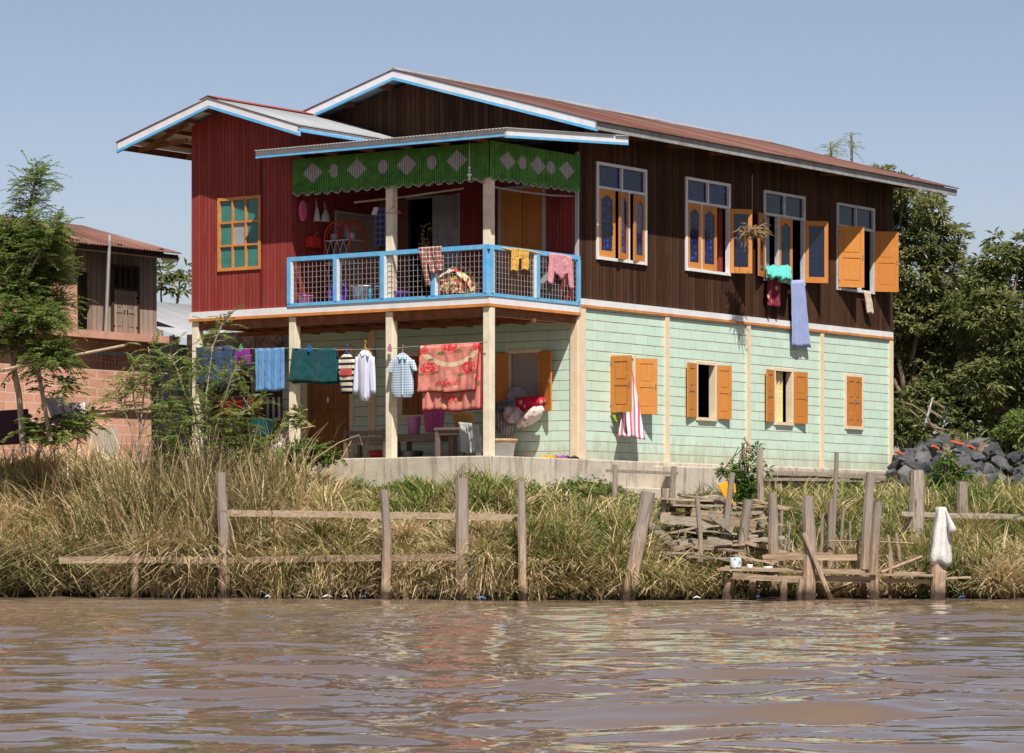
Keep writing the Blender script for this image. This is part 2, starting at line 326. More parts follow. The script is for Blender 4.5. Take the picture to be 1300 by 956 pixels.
# ================================================================ SETTING: terrain, river
def sstep(a, b, t):
    t = np.clip((t - a)/(b - a), 0, 1); return t*t*(3 - 2*t)
def shore(X):
    X = np.asarray(X, float)
    return np.interp(X, [-200, -14, -8, -5, -2.2, -.4, 2.4, 3.4, 5, 7, 8.2, 10, 14, 200], [58, 57.6, 56.9, 56.3, 55.1, 54.15, 54.0, 54.7, 55.5, 55.4, 54.9, 54.7, 55, 55]) + .12*np.sin(X*2.3) + .07*np.sin(X*5.1+1) + .06*np.sin(X*8.7+2)
def mound(X, Y): return 0.62*sstep(2.1, .2, np.hypot((X-9.2)/1.7, (Y-70.9)/1.5))*sstep(7.6, 8.6, X + (Y-70)*-.6) + .40*sstep(1.6, .3, np.hypot((X-11.6)/2.4, (Y-69.6)/1.6))
def ground(X, Y):
    X = np.asarray(X, float); Y = np.asarray(Y, float); d = Y - shore(X)
    dl = np.maximum(d, 0)
    zL = .48*sstep(0, .2, d) + 1.68*(1 - np.exp(-np.maximum(dl-.3, 0)/2.2)) + .02*np.minimum(dl, 14)
    zR = .08*sstep(0, .3, d) + 1.60*(1 - np.exp(-dl/3.2)) + .03*np.minimum(dl, 18)
    b = sstep(.5, 3., X); z = zL*(1-b) + zR*b
    lump = .07*np.sin(X*1.9 + Y*.7) + .05*np.sin(X*4.1 - Y*2.3) + .03*np.sin(X*7.7 + Y*5.1)
    z = z + lump*sstep(0, .8, d)
    z = np.where(d < 0, np.maximum(-1.2, d*.35) - .02, z)
    return z + mound(X, Y)
def axis(a, b, step, far):
    core = np.arange(a, b + step/2, step); ext = []; s = step; p = b
    while p < far: s *= 1.35; p += s; ext.append(p)
    neg = []; s = step; p = a
    while p > -far: s *= 1.35; p -= s; neg.append(p)
    return np.array(neg[::-1] + list(core) + ext)
def sheet(xs, ys, fn):
    X, Y = np.meshgrid(xs, ys); Z = fn(X, Y); V = np.stack([X.ravel(), Y.ravel(), Z.ravel()], 1)
    nx, ny = len(xs), len(ys); i = (np.arange(ny-1)[:,None]*nx + np.arange(nx-1)[None,:]).ravel()
    return V, np.stack([i, i+1, i+nx+1, i+nx], 1)
n = NT('bank_soil')
x, y, z = n.xyz()
c = n.ramp(n.noise(1.6, None, 9, .7), [(.3, (.045,.038,.022)), (.5, (.085,.07,.04)), (.7, (.14,.11,.065))])
c = n.mix(n.ramp(n.math('ADD', z, n.math('MULTIPLY', n.noise(3.), .25)), [(.15, 1.), (.65, 0.)]), c, (.028,.021,.013))
n.bump(n.noise(9, None, 8), .6, .05); M['soil'] = n.set(c, .95, .1)
V, Q = sheet(axis(-14, 16, .2, 3000), axis(50, 76, .2, 3000), ground)
g = big_mesh('ground', V, Q, M['soil']); g.data.polygons.foreach_set('use_smooth', [True]*len(Q)); props(g, kind='structure')

rng = np.random.default_rng(3)
ws = []
for lam, a in [(7., .012), (4.6, .011), (3.1, .012), (2.1, .0135), (1.5, .0140), (1.05, .0118), (.75, .0086), (.52, .0062), (.37, .0040), (.29, .0024)]:
    for k in range(5):
        th_ = rng.normal(1.5, .48); l = lam*rng.uniform(.8, 1.25)
        ws.append((math.cos(th_)*2*math.pi/l, math.sin(th_)*2*math.pi/l, rng.uniform(0, 6.28), a*rng.uniform(.6, 1.2)*.5))
def waves(X, Y):
    Z = np.zeros_like(X); wx = X + .45*np.sin(Y*1.3 + X*.4) + .12*np.sin(Y*3.1 - X*1.7); wy = Y + .35*np.sin(X*1.5 + 1 + .3*np.sin(Y)) + .13*np.sin(X*3.7 + Y*.8)
    for kx, ky, ph, a in ws: Z += a*np.sin(kx*wx + ky*wy + ph)
    patch = .55 + .45*np.sin(X*.22 + .6)*np.sin(Y*.33 + X*.08 + 1.)
    return Z*(.35+.65*patch)*1.12*sstep(-19, -15, X)*sstep(19, 15, X)*sstep(3, 8, Y)*(.75 + .25*sstep(55.5, 47, Y))*.92
n = NT('muddy_river_water')
x, y, z = n.xyz()
c = n.mix(n.ramp(n.noise(.35, n.map((1,1.6,1)), 5, .6), [(.3, 0.), (.7, 1.)]), (.140,.097,.070), (.195,.140,.105))
n.bump(n.math('ADD', n.noise(7, n.map((.7,1.2,1)), 3, .55), n.math('MULTIPLY', n.noise(18, n.map((.7,1.3,1)), 2), .35)), .12, .010)
M['water'] = n.set(c, .02, .5); n.p.inputs['IOR'].default_value = 1.333
V, Q = sheet(axis(-18, 18, .075, 3000), axis(4, 56.8, .075, 60), waves)
ok = V[Q].max(1)[:, 1] < 3000
wt = big_mesh('river_water', V, Q, M['water']); wt.data.polygons.foreach_set('use_smooth', [True]*len(Q)); props(wt, kind='structure')

# ================================================================ THE HOUSE
house = thing('stilt_house', 'riverside house, mint green below, dark timber and red above, with a blue balcony', 'house', (-3.5, 6, 1.9))
def P(mb, name, mats, parent=None, **k): return mb.build(name, mats, parent or house, **k)
def panel(mb, pl, c, th_, u0, u1, z0, z1, holes=(), mi=0, out=1):
    # pl 'x': outer face x=c facing +x*out ; pl 'y': outer face y=c facing -y
    us = sorted({u0, u1, *[q for h in holes for q in h[:2]]}); zs = sorted({z0, z1, *[q for h in holes for q in h[2:]]})
    us = [u for u in us if u0 <= u <= u1]; zs = [q for q in zs if z0 <= q <= z1]
    inn = lambda u, q: not any(h[0] < u < h[1] and h[2] < q < h[3] for h in holes)
    o, i = (c, c - th_*out) if pl == 'x' else (c, c + th_)
    pt = (lambda d, u, q: (d, u, q)) if pl == 'x' else (lambda d, u, q: (u, d, q))
    solid = {(a, b): inn((us[a]+us[a+1])/2, (zs[b]+zs[b+1])/2) for a in range(len(us)-1) for b in range(len(zs)-1)}
    for (a, b), s_ in solid.items():
        if not s_: continue
        A, B, D, E_ = us[a], us[a+1], zs[b], zs[b+1]
        for d in (o, i): mb.add([pt(d,A,D), pt(d,B,D), pt(d,B,E_), pt(d,A,E_)], [(0,1,2,3)], mi)
        for (da, db), (p, q) in {(-1,0): ((A,D),(A,E_)), (1,0): ((B,D),(B,E_)), (0,-1): ((A,D),(B,D)), (0,1): ((A,E_),(B,E_))}.items():
            if not solid.get((a+da, b+db), False): mb.add([pt(o,*p), pt(o,*q), pt(i,*q), pt(i,*p)], [(0,1,2,3)], mi)
ZS, D1, D2 = 2.5, 2.84, 14.73
XL = -7.6                                        # left wall of the main body
# -- foundation slab
m = MB(); m.box(-7.3, .13, -.13, D2+.32, 1.2, ZS); m.box(.13, .62, 1.0, 5.2, 1.55, 1.98); m.box(.12, .40, 5.2, 8.9, 1.1, 2.42)
P(m, 'foundation', M['concrete'], bevel=.02)
# -- ground floor walls
lw = [(3.90, 4.74), (6.90, 7.66), (9.84, 10.62), (12.74, 13.50)]       # side openings (y)
LZ0, LZ1 = 3.37, 4.49
m = MB(); panel(m, 'x', 0, .12, D1, D2, ZS, 5.33, [(a, b, LZ0, LZ1) for a, b in lw]); P(m, 'side_wall', M['mint'])
door = (-6.5, -5.36, ZS+.02, 4.72); wa = (-4.12, -3.34, 3.4, 4.55); wb = (-1.58, -.88, 3.4, 4.52)
m = MB(); panel(m, 'y', D1, .12, -7.1, -.005, ZS, 5.28, [door, wa, wb]); P(m, 'front_wall', M['mint'])
m = MB(); m.box(-7.1, -6.98, D1+.13, D2, ZS, 5.3); m.box(-7.1, 0, D2, D2+.12, ZS, 5.3); P(m, 'back_wall', M['mint'])
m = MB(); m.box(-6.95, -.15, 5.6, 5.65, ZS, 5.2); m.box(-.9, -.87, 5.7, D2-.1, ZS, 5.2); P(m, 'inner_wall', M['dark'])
# -- cream pilasters on the side and front
for y_ in (D1+.0, 5.78, 8.78, 11.70, D2-.09):
    m = MB(); wd = .20 if y_ == D1 else .13; m.box(-.02, .035, y_-.005, y_+wd, ZS+.01, 5.33); P(m, 'pilaster', M['creamtrim'])
for x_ in (-4.92, -.16):
    m = MB(); m.box(x_, x_+.16, D1-.035, D1+.01, ZS+.01, 5.12); P(m, 'pilaster', M['creamtrim'])
# -- pillars of the porch
for x_ in (-6.99, -4.60, -2.32, -.12):
    m = MB(); m.box(x_, x_+.155, -.0, .155, ZS+.002, 5.16); P(m, 'pillar', M['cream'], bevel=.008)
# -- upper floor slab, bands
m = MB(); m.box(-7.02, -.02, .03, D1-.03, 5.19, 5.335); P(m, 'balcony_floor', M['darkwood'])
m = MB()
for x_ in np.arange(-6.8, -.1, .62): m.box(x_, x_+.07, .08, D1-.04, 5.04, 5.188)
m.box(-7.0, 0, .035, .075, 4.99, 5.187); m.box(-7., 0, 1.4, 1.48, 4.96, 5.036); m.box(-.075, -.035, .08, D1-.04, 5.0, 5.186)
P(m, 'floor_beams', M['rafter'])
m = MB(); m.box(-7.03, .035, -.035, .03, 5.22, 5.345); m.box(-.03, .035, .031, D1+.02, 5.22, 5.345); P(m, 'white_band', M['white'])
m = MB(); m.box(-7.035, .045, -.045, .03, 5.165, 5.219); m.box(-.03, .045, .031, D1+.02, 5.165, 5.219); P(m, 'orange_band', M['orangetrim'])
m = MB(); m.box(-.05, .04, D1+.03, D2+.04, 5.375, 5.485); P(m, 'white_band', M['white'])
m = MB(); m.box(-.05, .048, D1+.03, D2+.045, 5.325, 5.374); P(m, 'orange_band', M['orangetrim'])
# -- upper timber side wall with four tall windows
uw = [(3.43, 5.12), (6.52, 8.15), (9.45, 11.07), (12.40, 13.98)]; UZ0, UZ1, UZT = 6.27, 8.06, 7.60
m = MB(); panel(m, 'x', 0, .1, D1, D2, 5.486, 8.78, [(a, b, UZ0, UZ1) for a, b in uw]); P(m, 'timber_wall', M['brownwall'])
m = MB()                                          # gable wall above the porch
hd = [(-3.98, -2.78, 5.36, 7.55), (-1.76, -.80, 5.36, 7.60)]
panel(m, 'y', D1, .1, XL, -.003, 8.15, 8.78); m.prism([(XL, D1, 8.78), (-.003, D1, 8.78), (-3.85, D1, 9.84)], (0, .1, 0)); P(m, 'gable_wall', M['brownwall'])
m = MB(); panel(m, 'y', D1, .1, -4.52, -.005, 5.336, 8.149, hd); P(m, 'balcony_back_wall', M['red'])
m = MB(); m.box(-.06, .008, D1-.03, D1+.015, 5.35, 8.2); P(m, 'corner_trim', M['grayframe'])
m = MB(); m.box(XL, XL+.1, D1+.12, D2, 5.3, 8.8); m.box(XL, 0, D2+.003, D2+.1, 5.3, 8.8); m.prism([(XL, D2, 8.8), (0, D2, 8.8), (-3.85, D2, 9.84)], (0, .1, 0)); P(m, 'rear_wall', M['darkplank'])
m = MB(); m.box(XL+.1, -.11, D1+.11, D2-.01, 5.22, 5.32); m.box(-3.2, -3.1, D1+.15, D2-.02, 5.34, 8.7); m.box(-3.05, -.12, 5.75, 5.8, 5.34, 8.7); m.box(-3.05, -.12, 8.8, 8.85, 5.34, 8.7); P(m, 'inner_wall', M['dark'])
# -- red room
m = MB(); panel(m, 'y', 0, .1, -7.0, -4.52, 5.347, 8.62, [(-6.29, -5.31, 6.13, 7.44)])
m.prism([(-7.0, 0, 8.62), (-4.52, 0, 8.62), (-4.52, 0, 8.78), (-6.01, 0, 9.20), (-7.0, 0, 8.90)], (0, .1, 0)); P(m, 'red_wall', M['red'])
m = MB(); m.box(-5.285, -5.255, -.012, 0, 5.36, 8.2); P(m, 'seam_strip', flat('seam', (.10,.012,.012)))
m = MB(); m.box(-4.62, -4.52, .101, D1-.001, 5.34, 8.74); P(m, 'red_side_wall', M['red'])
m = MB(); m.box(-6.999, -6.9, .101, D1, 5.34, 8.8); m.box(-6.9, -4.62, D1, D1+.08, 5.34, 8.8); P(m, 'red_side_wall', M['red'])
# -- balcony ceiling
m = MB(); m.box(-4.5, -.02, .12, D1-.02, 8.02, 8.06); P(m, 'balcony_ceiling', M['darkwood'])
for y_ in (.9, 1.7): m = MB(); m.box(-4.5, -.03, y_, y_+.06, 7.95, 8.018); P(m, 'ceiling_joist', M['rafter'])

# -- roofs
def corr(mb, A, U, V_, n_, pitch=.076, amp=.011, rows=2, mi=0):
    A, U, V_, n_ = Vector(A), Vector(U), Vector(V_), Vector(n_).normalized()
    if U.cross(V_).dot(n_) < 0: A, U = A + U, -U
    k = int(U.length/pitch*5)
    mb.grid([[A + U*(i/k) + V_*(j/rows) + n_*(amp*math.sin(2*math.pi*i/5)) for i in range(k+1)] for j in range(rows+1)], mi)
RX, RZ, EZ, EX = -3.85, 9.98, 8.66, .83
Y0, Y1 = 2.21, 16.18
roofm = MB(); sl_ = Vector((EX+.05-RX, 0, EZ-.014-RZ)); nn = Vector((-sl_.z, 0, sl_.x))
corr(roofm, (RX, Y0-.02, RZ), (0, Y1-Y0+.04, 0), sl_, nn)
XE = -8.5; sl2 = Vector((XE-RX, 0, EZ-RZ)); corr(roofm, (RX, Y0-.02, RZ), (0, Y1-Y0+.04, 0), sl2, (sl2.z, 0, -sl2.x))
P(roofm, 'roof', [M['rust'], M['zinc']], smooth=True, solid=.004, recalc=False)
m = MB(); m.tube([(RX, Y0, RZ+.0), (RX, Y1, RZ+.0)], .05, 8)
for q, L_ in ((7.6, 1.1), (11.2, 1.6)): m.beam((RX+.35, q, RZ-.075), (RX+.35, q+L_, RZ-.075), .5, .02, up=nn)
P(m, 'ridge_cap', M['zinc'])
def rake(mb, p, q, hw=.125, hb=.055, t=.035, out=(0,-1,0)):    # white board with a blue strip below
    p, q, o = Vector(p), Vector(q), Vector(out)
    dn = Vector((0,0,-1)); pts = [p, q, q+dn*hw, p+dn*hw]; mb.prism([a - o*t for a in pts], o*t, 0)
    pts = [p+dn*(hw+.001), q+dn*(hw+.001), q+dn*(hw+hb), p+dn*(hw+hb)]; mb.prism([a - o*(t+.01) for a in pts], o*(t+.018), 1)
m = MB(); rake(m, (RX, Y0, RZ-.02), (EX, Y0, EZ-.02)); P(m, 'barge_board', [M['white'], M['blue']])
m = MB(); rake(m, (XE, Y0, EZ-.02), (RX, Y0, RZ-.02)); P(m, 'barge_board', [M['white'], M['blue']])
m = MB(); m.box(EX-.03, EX, Y0+.0, Y1, EZ-.17, EZ-.03); P(m, 'eave_board', M['greyfascia'])
m = MB()
for t in np.linspace(.12, .93, 5):
    for s_, ex in ((1, EX), (-1, XE)):
        x_ = RX + (ex-RX)*t; z_ = RZ + (EZ-RZ)*t - .075; m.box(x_-.03, x_+.03, Y0+.04, Y1-.02, z_-.05, z_+.04)
for y_ in np.arange(D1+.2, D2, 1.45): m.beam((.0, y_, EZ+.14-.17), (EX-.04, y_, EZ-.11), .05, .09)
P(m, 'roof_timbers', M['rafter'])
# left gable roof
GX, GZ, GL, GR, GE = -6.01, 9.30, -8.33, -3.82, 8.62; GY = -.65
m = MB(); a = Vector((GL-.03-GX, 0, GE-GZ)); corr(m, (GX, GY-.02, GZ), (0, 3.55, 0), a, (a.z, 0, -a.x)); b = Vector((GR+.03-GX, 0, GE-GZ)); corr(m, (GX, GY-.02, GZ), (0, 3.42, 0), b, (-b.z, 0, b.x))
P(m, 'gable_roof', [M['zinc'], M['under']], smooth=True, solid=.004, recalc=False)
m = MB()
for s_, e in ((-1, Vector((-.22,0,-.066))), (1, Vector((.22,0,-.066)))): m.prism([(GX, GY-.02, GZ+.03), (GX, 2.7, GZ+.03), Vector((GX, 2.7, GZ+.03))+e, Vector((GX, GY-.02, GZ+.03))+e], (0,0,.012))
P(m, 'ridge_cap', M['ridge'])
m = MB(); rake(m, (GL, GY, GE-.02), (GX, GY, GZ-.02)); P(m, 'barge_board', [M['white'], M['blue']])
m = MB(); rake(m, (GX, GY, GZ-.02), (GR, GY, GE-.02)); P(m, 'barge_board', [M['white'], M['blue']])
m = MB(); rake(m, (GR, GY+.0, GE-.02), (GR, 2.75, GE-.02), .05, .05, .03, (1,0,0)); P(m, 'eave_board', [M['offwhite'], M['blue']])
m = MB(); m.box(GL, GL+.03, GY, 2.75, GE-.14, GE-.02)
for t in (.16, .38, .60, .82):
    for ex in (GL, GR): x_ = GX + (ex-GX)*t; z_ = GZ + (GE-GZ)*t - .06; m.box(x_-.03, x_+.03, GY+.05, 2.7, z_-.045, z_+.03)
for y_ in (-.1, 1.3, 2.6): m.beam((-7.03, y_, 8.62), (GL+.06, y_, 8.53), .05, .08)
m.beam((-7.03, -.08, 8.95), (-7.9, -.3, 8.50), .06, .08)
P(m, 'roof_timbers', M['rafter'])
# porch roof
PZ, PZB, PX0, PX1, PY0, PY1 = 8.215, 8.47, -4.86, .84, -.65, 3.25
def pz(y_): return PZ + (PZB-PZ)*(y_-PY0)/(PY1-PY0)
m = MB(); sv = Vector((0, 2.75+.65+.05, pz(2.75)-pz(PY0-.05)))
corr(m, (-4.47, PY0-.05, pz(PY0-.05)), (PX1+4.47+.03, 0, 0), sv, (0, -.1, 1)); corr(m, (PX0, PY0-.05, pz(PY0-.05)), (.39, 0, 0), (0, .68, .046), (0,-.1,1))
corr(m, (.06, 2.8, pz(2.8)), (PX1-.06+.03, 0, 0), (0, .45, pz(3.25)-pz(2.8)), (0,-.1,1), rows=1)
P(m, 'porch_roof', [M['zinc'], M['under']], smooth=True, solid=.004, recalc=False)
m = MB(); rake(m, (PX0, PY0, PZ-.015), (PX1, PY0, PZ-.015), .08, .045, .03); P(m, 'eave_board', [M['offwhite'], M['blue']])
m = MB(); rake(m, (PX1, PY0+.001, PZ-.015), (PX1, PY1, PZB-.015), .105, .045, .03, (1,0,0)); P(m, 'barge_board', [M['white'], M['blue']])
m = MB()
for y_ in (-.3, .3): m.box(PX0+.05 if y_ < 0 else -4.4, PX1-.05, y_, y_+.06, pz(y_)-.09, pz(y_)-.015)
for x_ in np.arange(-4.3, .7, .85): m.box(x_, x_+.05, PY0+.05, 0., PZ-.13, PZ-.08)
P(m, 'roof_timbers', M['rafter'])
# -- green slatted valance with diamonds and discs
flat('valgreen', (.078,.24,.04), .6, var=.35); flat('valgrey', (.42,.40,.42), .6)
flat('valgap_shade', (.006,.012,.005))  # near-black backing sheet paints the shade between the slats
def valance(axis_, u0, u1, shapes, zt, zb):
    m = MB(); p = .043; k = int((u1-u0)/p)
    for i in range(k):
        a = u0 + i*p; b = a + p*.60; mid = (a+b)/2
        zlo = zb - .065*abs(math.sin(math.pi*(mid-u0)/.235)) + random.uniform(-.006,.006); cuts = [zlo, zt]
        for kind, cu, cz, hw, hh in shapes:
            dx = abs(mid-cu)/hw
            if dx < 1:
                h_ = hh*((1-dx) if kind == 'd' else math.sqrt(1-dx*dx)); cuts += [cz-h_, cz+h_]
        cuts = sorted(cuts)
        for j in range(len(cuts)-1):
            mi = 1 if (len(cuts) > 2 and j == 1) else 0
            if axis_ == 'x': m.box(a, b, -.012, .0, cuts[j], cuts[j+1], mi)
            else: m.box(-.0, .012, a, b, cuts[j], cuts[j+1], mi)
        q = (a, b) if True else 0
        if axis_ == 'x': m.box(a-.004, b+.004, -.018, -.004, zlo-.014, zlo, 2)
        else: m.box(.004, .018, a-.004, b+.004, zlo-.014, zlo, 2)
    if axis_ == 'x': m.box(u0, u1, .0005, .006, zb, zt, 3)
    else: m.box(-.006, -.0005, u0, u1, zb, zt, 3)
    m.v = [((x, y-.03, z) if axis_ == 'x' else (x+.055, y, z)) for x, y, z in m.v]
    return m
fs = [('d' if i % 2 == 0 else 'c', F(px, py).x, 7.81, .235 if i % 2 == 0 else .105, .19 if i % 2 == 0 else .125) for i, (px, py) in enumerate([(398.5,220),(425.5,219),(454.5,215),(487.5,212),(517.5,208.5),(549.5,208.5),(581.5,205)])]
P(valance('x', -4.47, .064, fs, 8.09, 7.47), 'valance', [M['valgreen'], M['valgrey'], M['grayframe'], M['valgap_shade']])
ss = [('d' if i % 2 == 0 else 'c', S(px, py).y, 7.81, .25 if i % 2 == 0 else .13, .17 if i % 2 == 0 else .115) for i, (px, py) in enumerate([(641,203),(660,209),(679.5,208),(696,216),(716,215)])]
P(valance('y', -.03, 2.83, ss, 8.12, 7.49), 'valance', [M['valgreen'], M['valgrey'], M['grayframe'], M['valgap_shade']])
for x_ in (-2.32, -.125): m = MB(); m.box(x_, x_+.155, .005, .155, 5.35, 8.02); P(m, 'balcony_post', M['cream'], bevel=.006)
# -- balcony railing: posts, rails, wire mesh
rl = P(MB().box(-4.60, .05, -.055, -.005, 6.19, 6.27).box(.0, .05, .0, 2.83, 6.19, 6.27).box(-4.60, .05, -.055, -.005, 5.348, 5.41).box(.0, .05, .0, 2.83, 5.348, 5.41), 'railing', M['blue'])
for x_ in (-4.60, -3.50, -2.40, -1.24, -.08): MB().box(x_, x_+.085, -.062, .0, 5.405, 6.195).build('rail_post', M['blue'], rl); MB().box(x_+.086, x_+.125, -.05, .0, 5.405, 6.195).build('post_edge', M['white'], rl) if x_ < -.2 else None
for y_ in (.0, 1.43, 2.75): MB().box(.0, .058, y_+.002, y_+.087, 5.405, 6.195).build('rail_post', M['blue'], rl)
MB().box(.0, .045, 1.37, 1.43, 5.405, 6.195).build('post_edge', M['white'], rl)
m = MB(); q = .0026
for x_ in np.arange(-4.5, -.1, .098): m.box(x_-q, x_+q, -.034, -.026, 5.41, 6.19)
for z_ in np.arange(5.49, 6.18, .098): m.box(-4.55, -.05, -.034, -.026, z_-q, z_+q)
for y_ in np.arange(.09, 2.75, .098): m.box(.026, .034, y_-q, y_+q, 5.41, 6.19)
for z_ in np.arange(5.49, 6.18, .098): m.box(.026, .034, .05, 2.78, z_-q, z_+q)
m.build('wire_mesh', M['wire'], rl)

# -- shutters and windows
def leaf(mb, hinge, w_, z0, z1, phi, plane='x', side=1, kind='panel', t=.03, mf=0, mp=0):
    # hinge (x,y); closed leaf runs side*(+y) on plane x (or side*(+x) on plane y); phi = opening angle, outwards
    s_, c_ = math.sin(phi), math.cos(phi)
    if plane == 'x': d = Vector((s_, side*c_, 0)); nrm = Vector((c_, -side*s_, 0))
    else: d = Vector((side*c_, -s_, 0)); nrm = Vector((-side*s_, -c_, 0))
    h_ = Vector((hinge[0], hinge[1], 0)); u = Vector((0,0,1)); fr = .085
    def bx(a, b, q0, q1, t0, t1, mi):
        pts = []
        for zz in (q0, q1):
            for (uu, tt) in ((a, t0), (b, t0), (b, t1), (a, t1)): pts.append(h_ + d*uu + nrm*tt + u*zz)
        mb.add(pts, [(0,3,2,1),(4,5,6,7),(0,1,5,4),(1,2,6,5),(2,3,7,6),(3,0,4,7)], mi)
    T = t
    bx(0, fr, z0, z1, 0, T, mf); bx(w_-fr, w_, z0, z1, 0, T, mf); bx(fr, w_-fr, z0, z0+.12, 0, T, mf); bx(fr, w_-fr, z1-.10, z1, 0, T, mf)
    if kind == 'panel':
        zm = z0 + (z1-z0)*.48; bx(fr, w_-fr, zm, zm+.09, 0, T, mf); bx(fr, w_-fr, z0+.12, z1-.1, T*.3, T*.6, mf)
        for a, b in ((z0+.12, zm), (zm+.09, z1-.1)): bx(fr+.03, w_-fr-.03, a+.035, b-.035, T*.12, T*.88, mf)
        for zq in (z0+.12, z1-.16): bx(-.004, .04, zq, zq+.045, T, T+.006, 2)
        bx(w_-.045, w_-.03, zm-.02, zm+.06, T, T+.02, 2) ; bx(w_-.045, w_-.03, zm-.02, zm+.06, -.02, 0, 2)
    elif kind in ('arch', 'glass'):
        bx(fr, w_-fr, z0+.12, z1-.10, T*.4, T*.55, mp)
        if kind == 'arch':       # rounded shoulders over the pane
            for k in range(4):
                a0, a1 = (w_-2*fr)*.5*(k/4)*.8, (w_-2*fr)*.5*((k+1)/4)*.8; hh = .085*(1-(k+.5)/4)**.8
                bx(fr+a0, fr+a1, z1-.10-hh, z1-.10, 0, T, mf); bx(w_-fr-a1, w_-fr-a0, z1-.10-hh, z1-.10, 0, T, mf)
def shutter(win, *a, mats=None, **k):
    m = MB(); leaf(m, *a, **k); return m.build('shutter', mats or [M['orange'], M['glassdot'], flat('iron', (.2,.2,.2), .5)], win)
def frame_x(x0, x1, a, b, z0, z1, w_=.055, bars=()):       # frame in a side wall opening
    m = MB(); m.box(x0, x1, a-.01, a+w_, z0-.02, z1+.02); m.box(x0, x1, b-w_, b+.01, z0-.02, z1+.02)
    m.box(x0, x1, a+w_, b-w_, z1-w_+.02, z1+.02); m.box(x0, x1+.03, a+w_, b-w_, z0-.02, z0+w_-.02)
    for v in bars: m.box(x0+.003, x1-.003, *v)
    return m
UP = [(3.43, 5.12), (6.52, 8.15), (9.45, 11.07), (12.40, 13.98)]
for i, (a, b) in enumerate(UP):
    th3 = (b-a-.11)/3; ms = (a+b)/2; f = .055
    bars = [(a+f, b-f, UZT-.02, UZT+.03), (ms-.02, ms+.02, UZT+.03, UZ1-f+.02)]
    pos = {0: a+f+2*th3-.02, 1: a+f+th3, 2: a+f+th3*1.0, 3: a+f+2*th3-.05}[i]
    bars.append((pos-.02, pos+.02, UZ0+f-.02, UZT-.02))
    if i == 2: bars.append((pos+th3+.0, pos+th3+.04, UZ0+f-.02, UZT-.02))
    wn = P(frame_x(-.06, .03, a, b, UZ0, UZ1, f, bars), 'window', M['white' if i < 2 else 'offwhite'])
    m = MB(); m.box(-.035, -.025, a+f, ms-.02, UZT+.03, UZ1-.03); m.build('pane', M['glassdot' if i < 2 else 'glassdark'], wn)
    m = MB(); m.box(-.035, -.025, ms+.02, b-f, UZT+.03, UZ1-.03); m.build('pane', M['glassdot' if i < 2 else 'glassdark'], wn)
    zz0, zz1 = UZ0+f-.015, UZT-.025; lw_ = th3-.015
    if i == 0:
        shutter(wn, (-.01, a+f), lw_, zz0, zz1, R(4), kind='arch', mp=1)
        shutter(wn, (-.01, a+f+2*th3-.045), lw_-.04, zz0-.01, zz1-.01, R(13), side=-1, kind='arch', mp=1)
        shutter(wn, (-.01, b-f), lw_-.02, zz0-.01, zz1-.01, R(9), side=-1, kind='arch', mp=1)
    elif i == 1:
        shutter(wn, (-.01, a+f), lw_-.02, zz0, zz1, R(3), kind='arch', mp=1)
        shutter(wn, (-.01, a+f+th3+.02), lw_-.0, zz0, zz1, R(5), kind='arch', mp=1)
        shutter(wn, (.03, b-f+.02), lw_-.02, zz0, zz1+.01, R(140), side=-1, kind='glass', mp=1, mats=[M['orange'], M['glassdark'], M['iron']])
        MB().box(-.2, -.12, b-.20, b-.06, UZ0, UZT).build('inner_post', M['red'], wn)
    elif i == 2:
        mt = [M['orange'], M['glassdark'], M['iron']]
        shutter(wn, (.03, a+.03), lw_-.02, zz0, zz1+.01, R(164), kind='glass', mp=1, mats=mt)
        shutter(wn, (-.01, pos+.02), lw_-.0, zz0, zz1, R(4), kind='arch', mp=1, mats=mt)
        shutter(wn, (.03, b-.02), lw_+.02, zz0, zz1+.01, R(140), side=-1, kind='glass', mp=1, mats=mt)
        MB().box(-.16, -.12, pos-.42, pos-.12, UZ0, UZT).build('inner_board', M['greyfascia'], wn)
    else:
        shutter(wn, (.02, a+.03), .60, zz0, zz1+.02, R(33))
        shutter(wn, (.03, b-.02), .55, zz0, zz1+.02, R(140), side=-1)
LOW = [(3.90, 4.74, 90, .46, 148, .46), (6.90, 7.66, 171, .42, 170, .44), (9.84, 10.62, 170, .40, 169, .44), (12.74, 13.50, 2, .375, 2, .375)]
for i, (a, b, p1_, w1_, p2_, w2_) in enumerate(LOW):
    f = .06; m = frame_x(-.06, .022, a-.0, b+.0, LZ0, LZ1, f)
    m.box(-.12, .02, b-f-.02, b-f+.002, LZ0+.05, LZ1-.05)
    wn = P(m, 'window', M['creamtrim']); zz0, zz1 = LZ0+.03, LZ1-.03
    hx = .022 if i < 3 else -.005; of = .0 if i < 3 else f
    shutter(wn, (hx, a+of+.01), w1_, zz0, zz1, R(p1_)); shutter(wn, (hx, b-of-.01), w2_, zz0, zz1, R(p2_), side=-1)
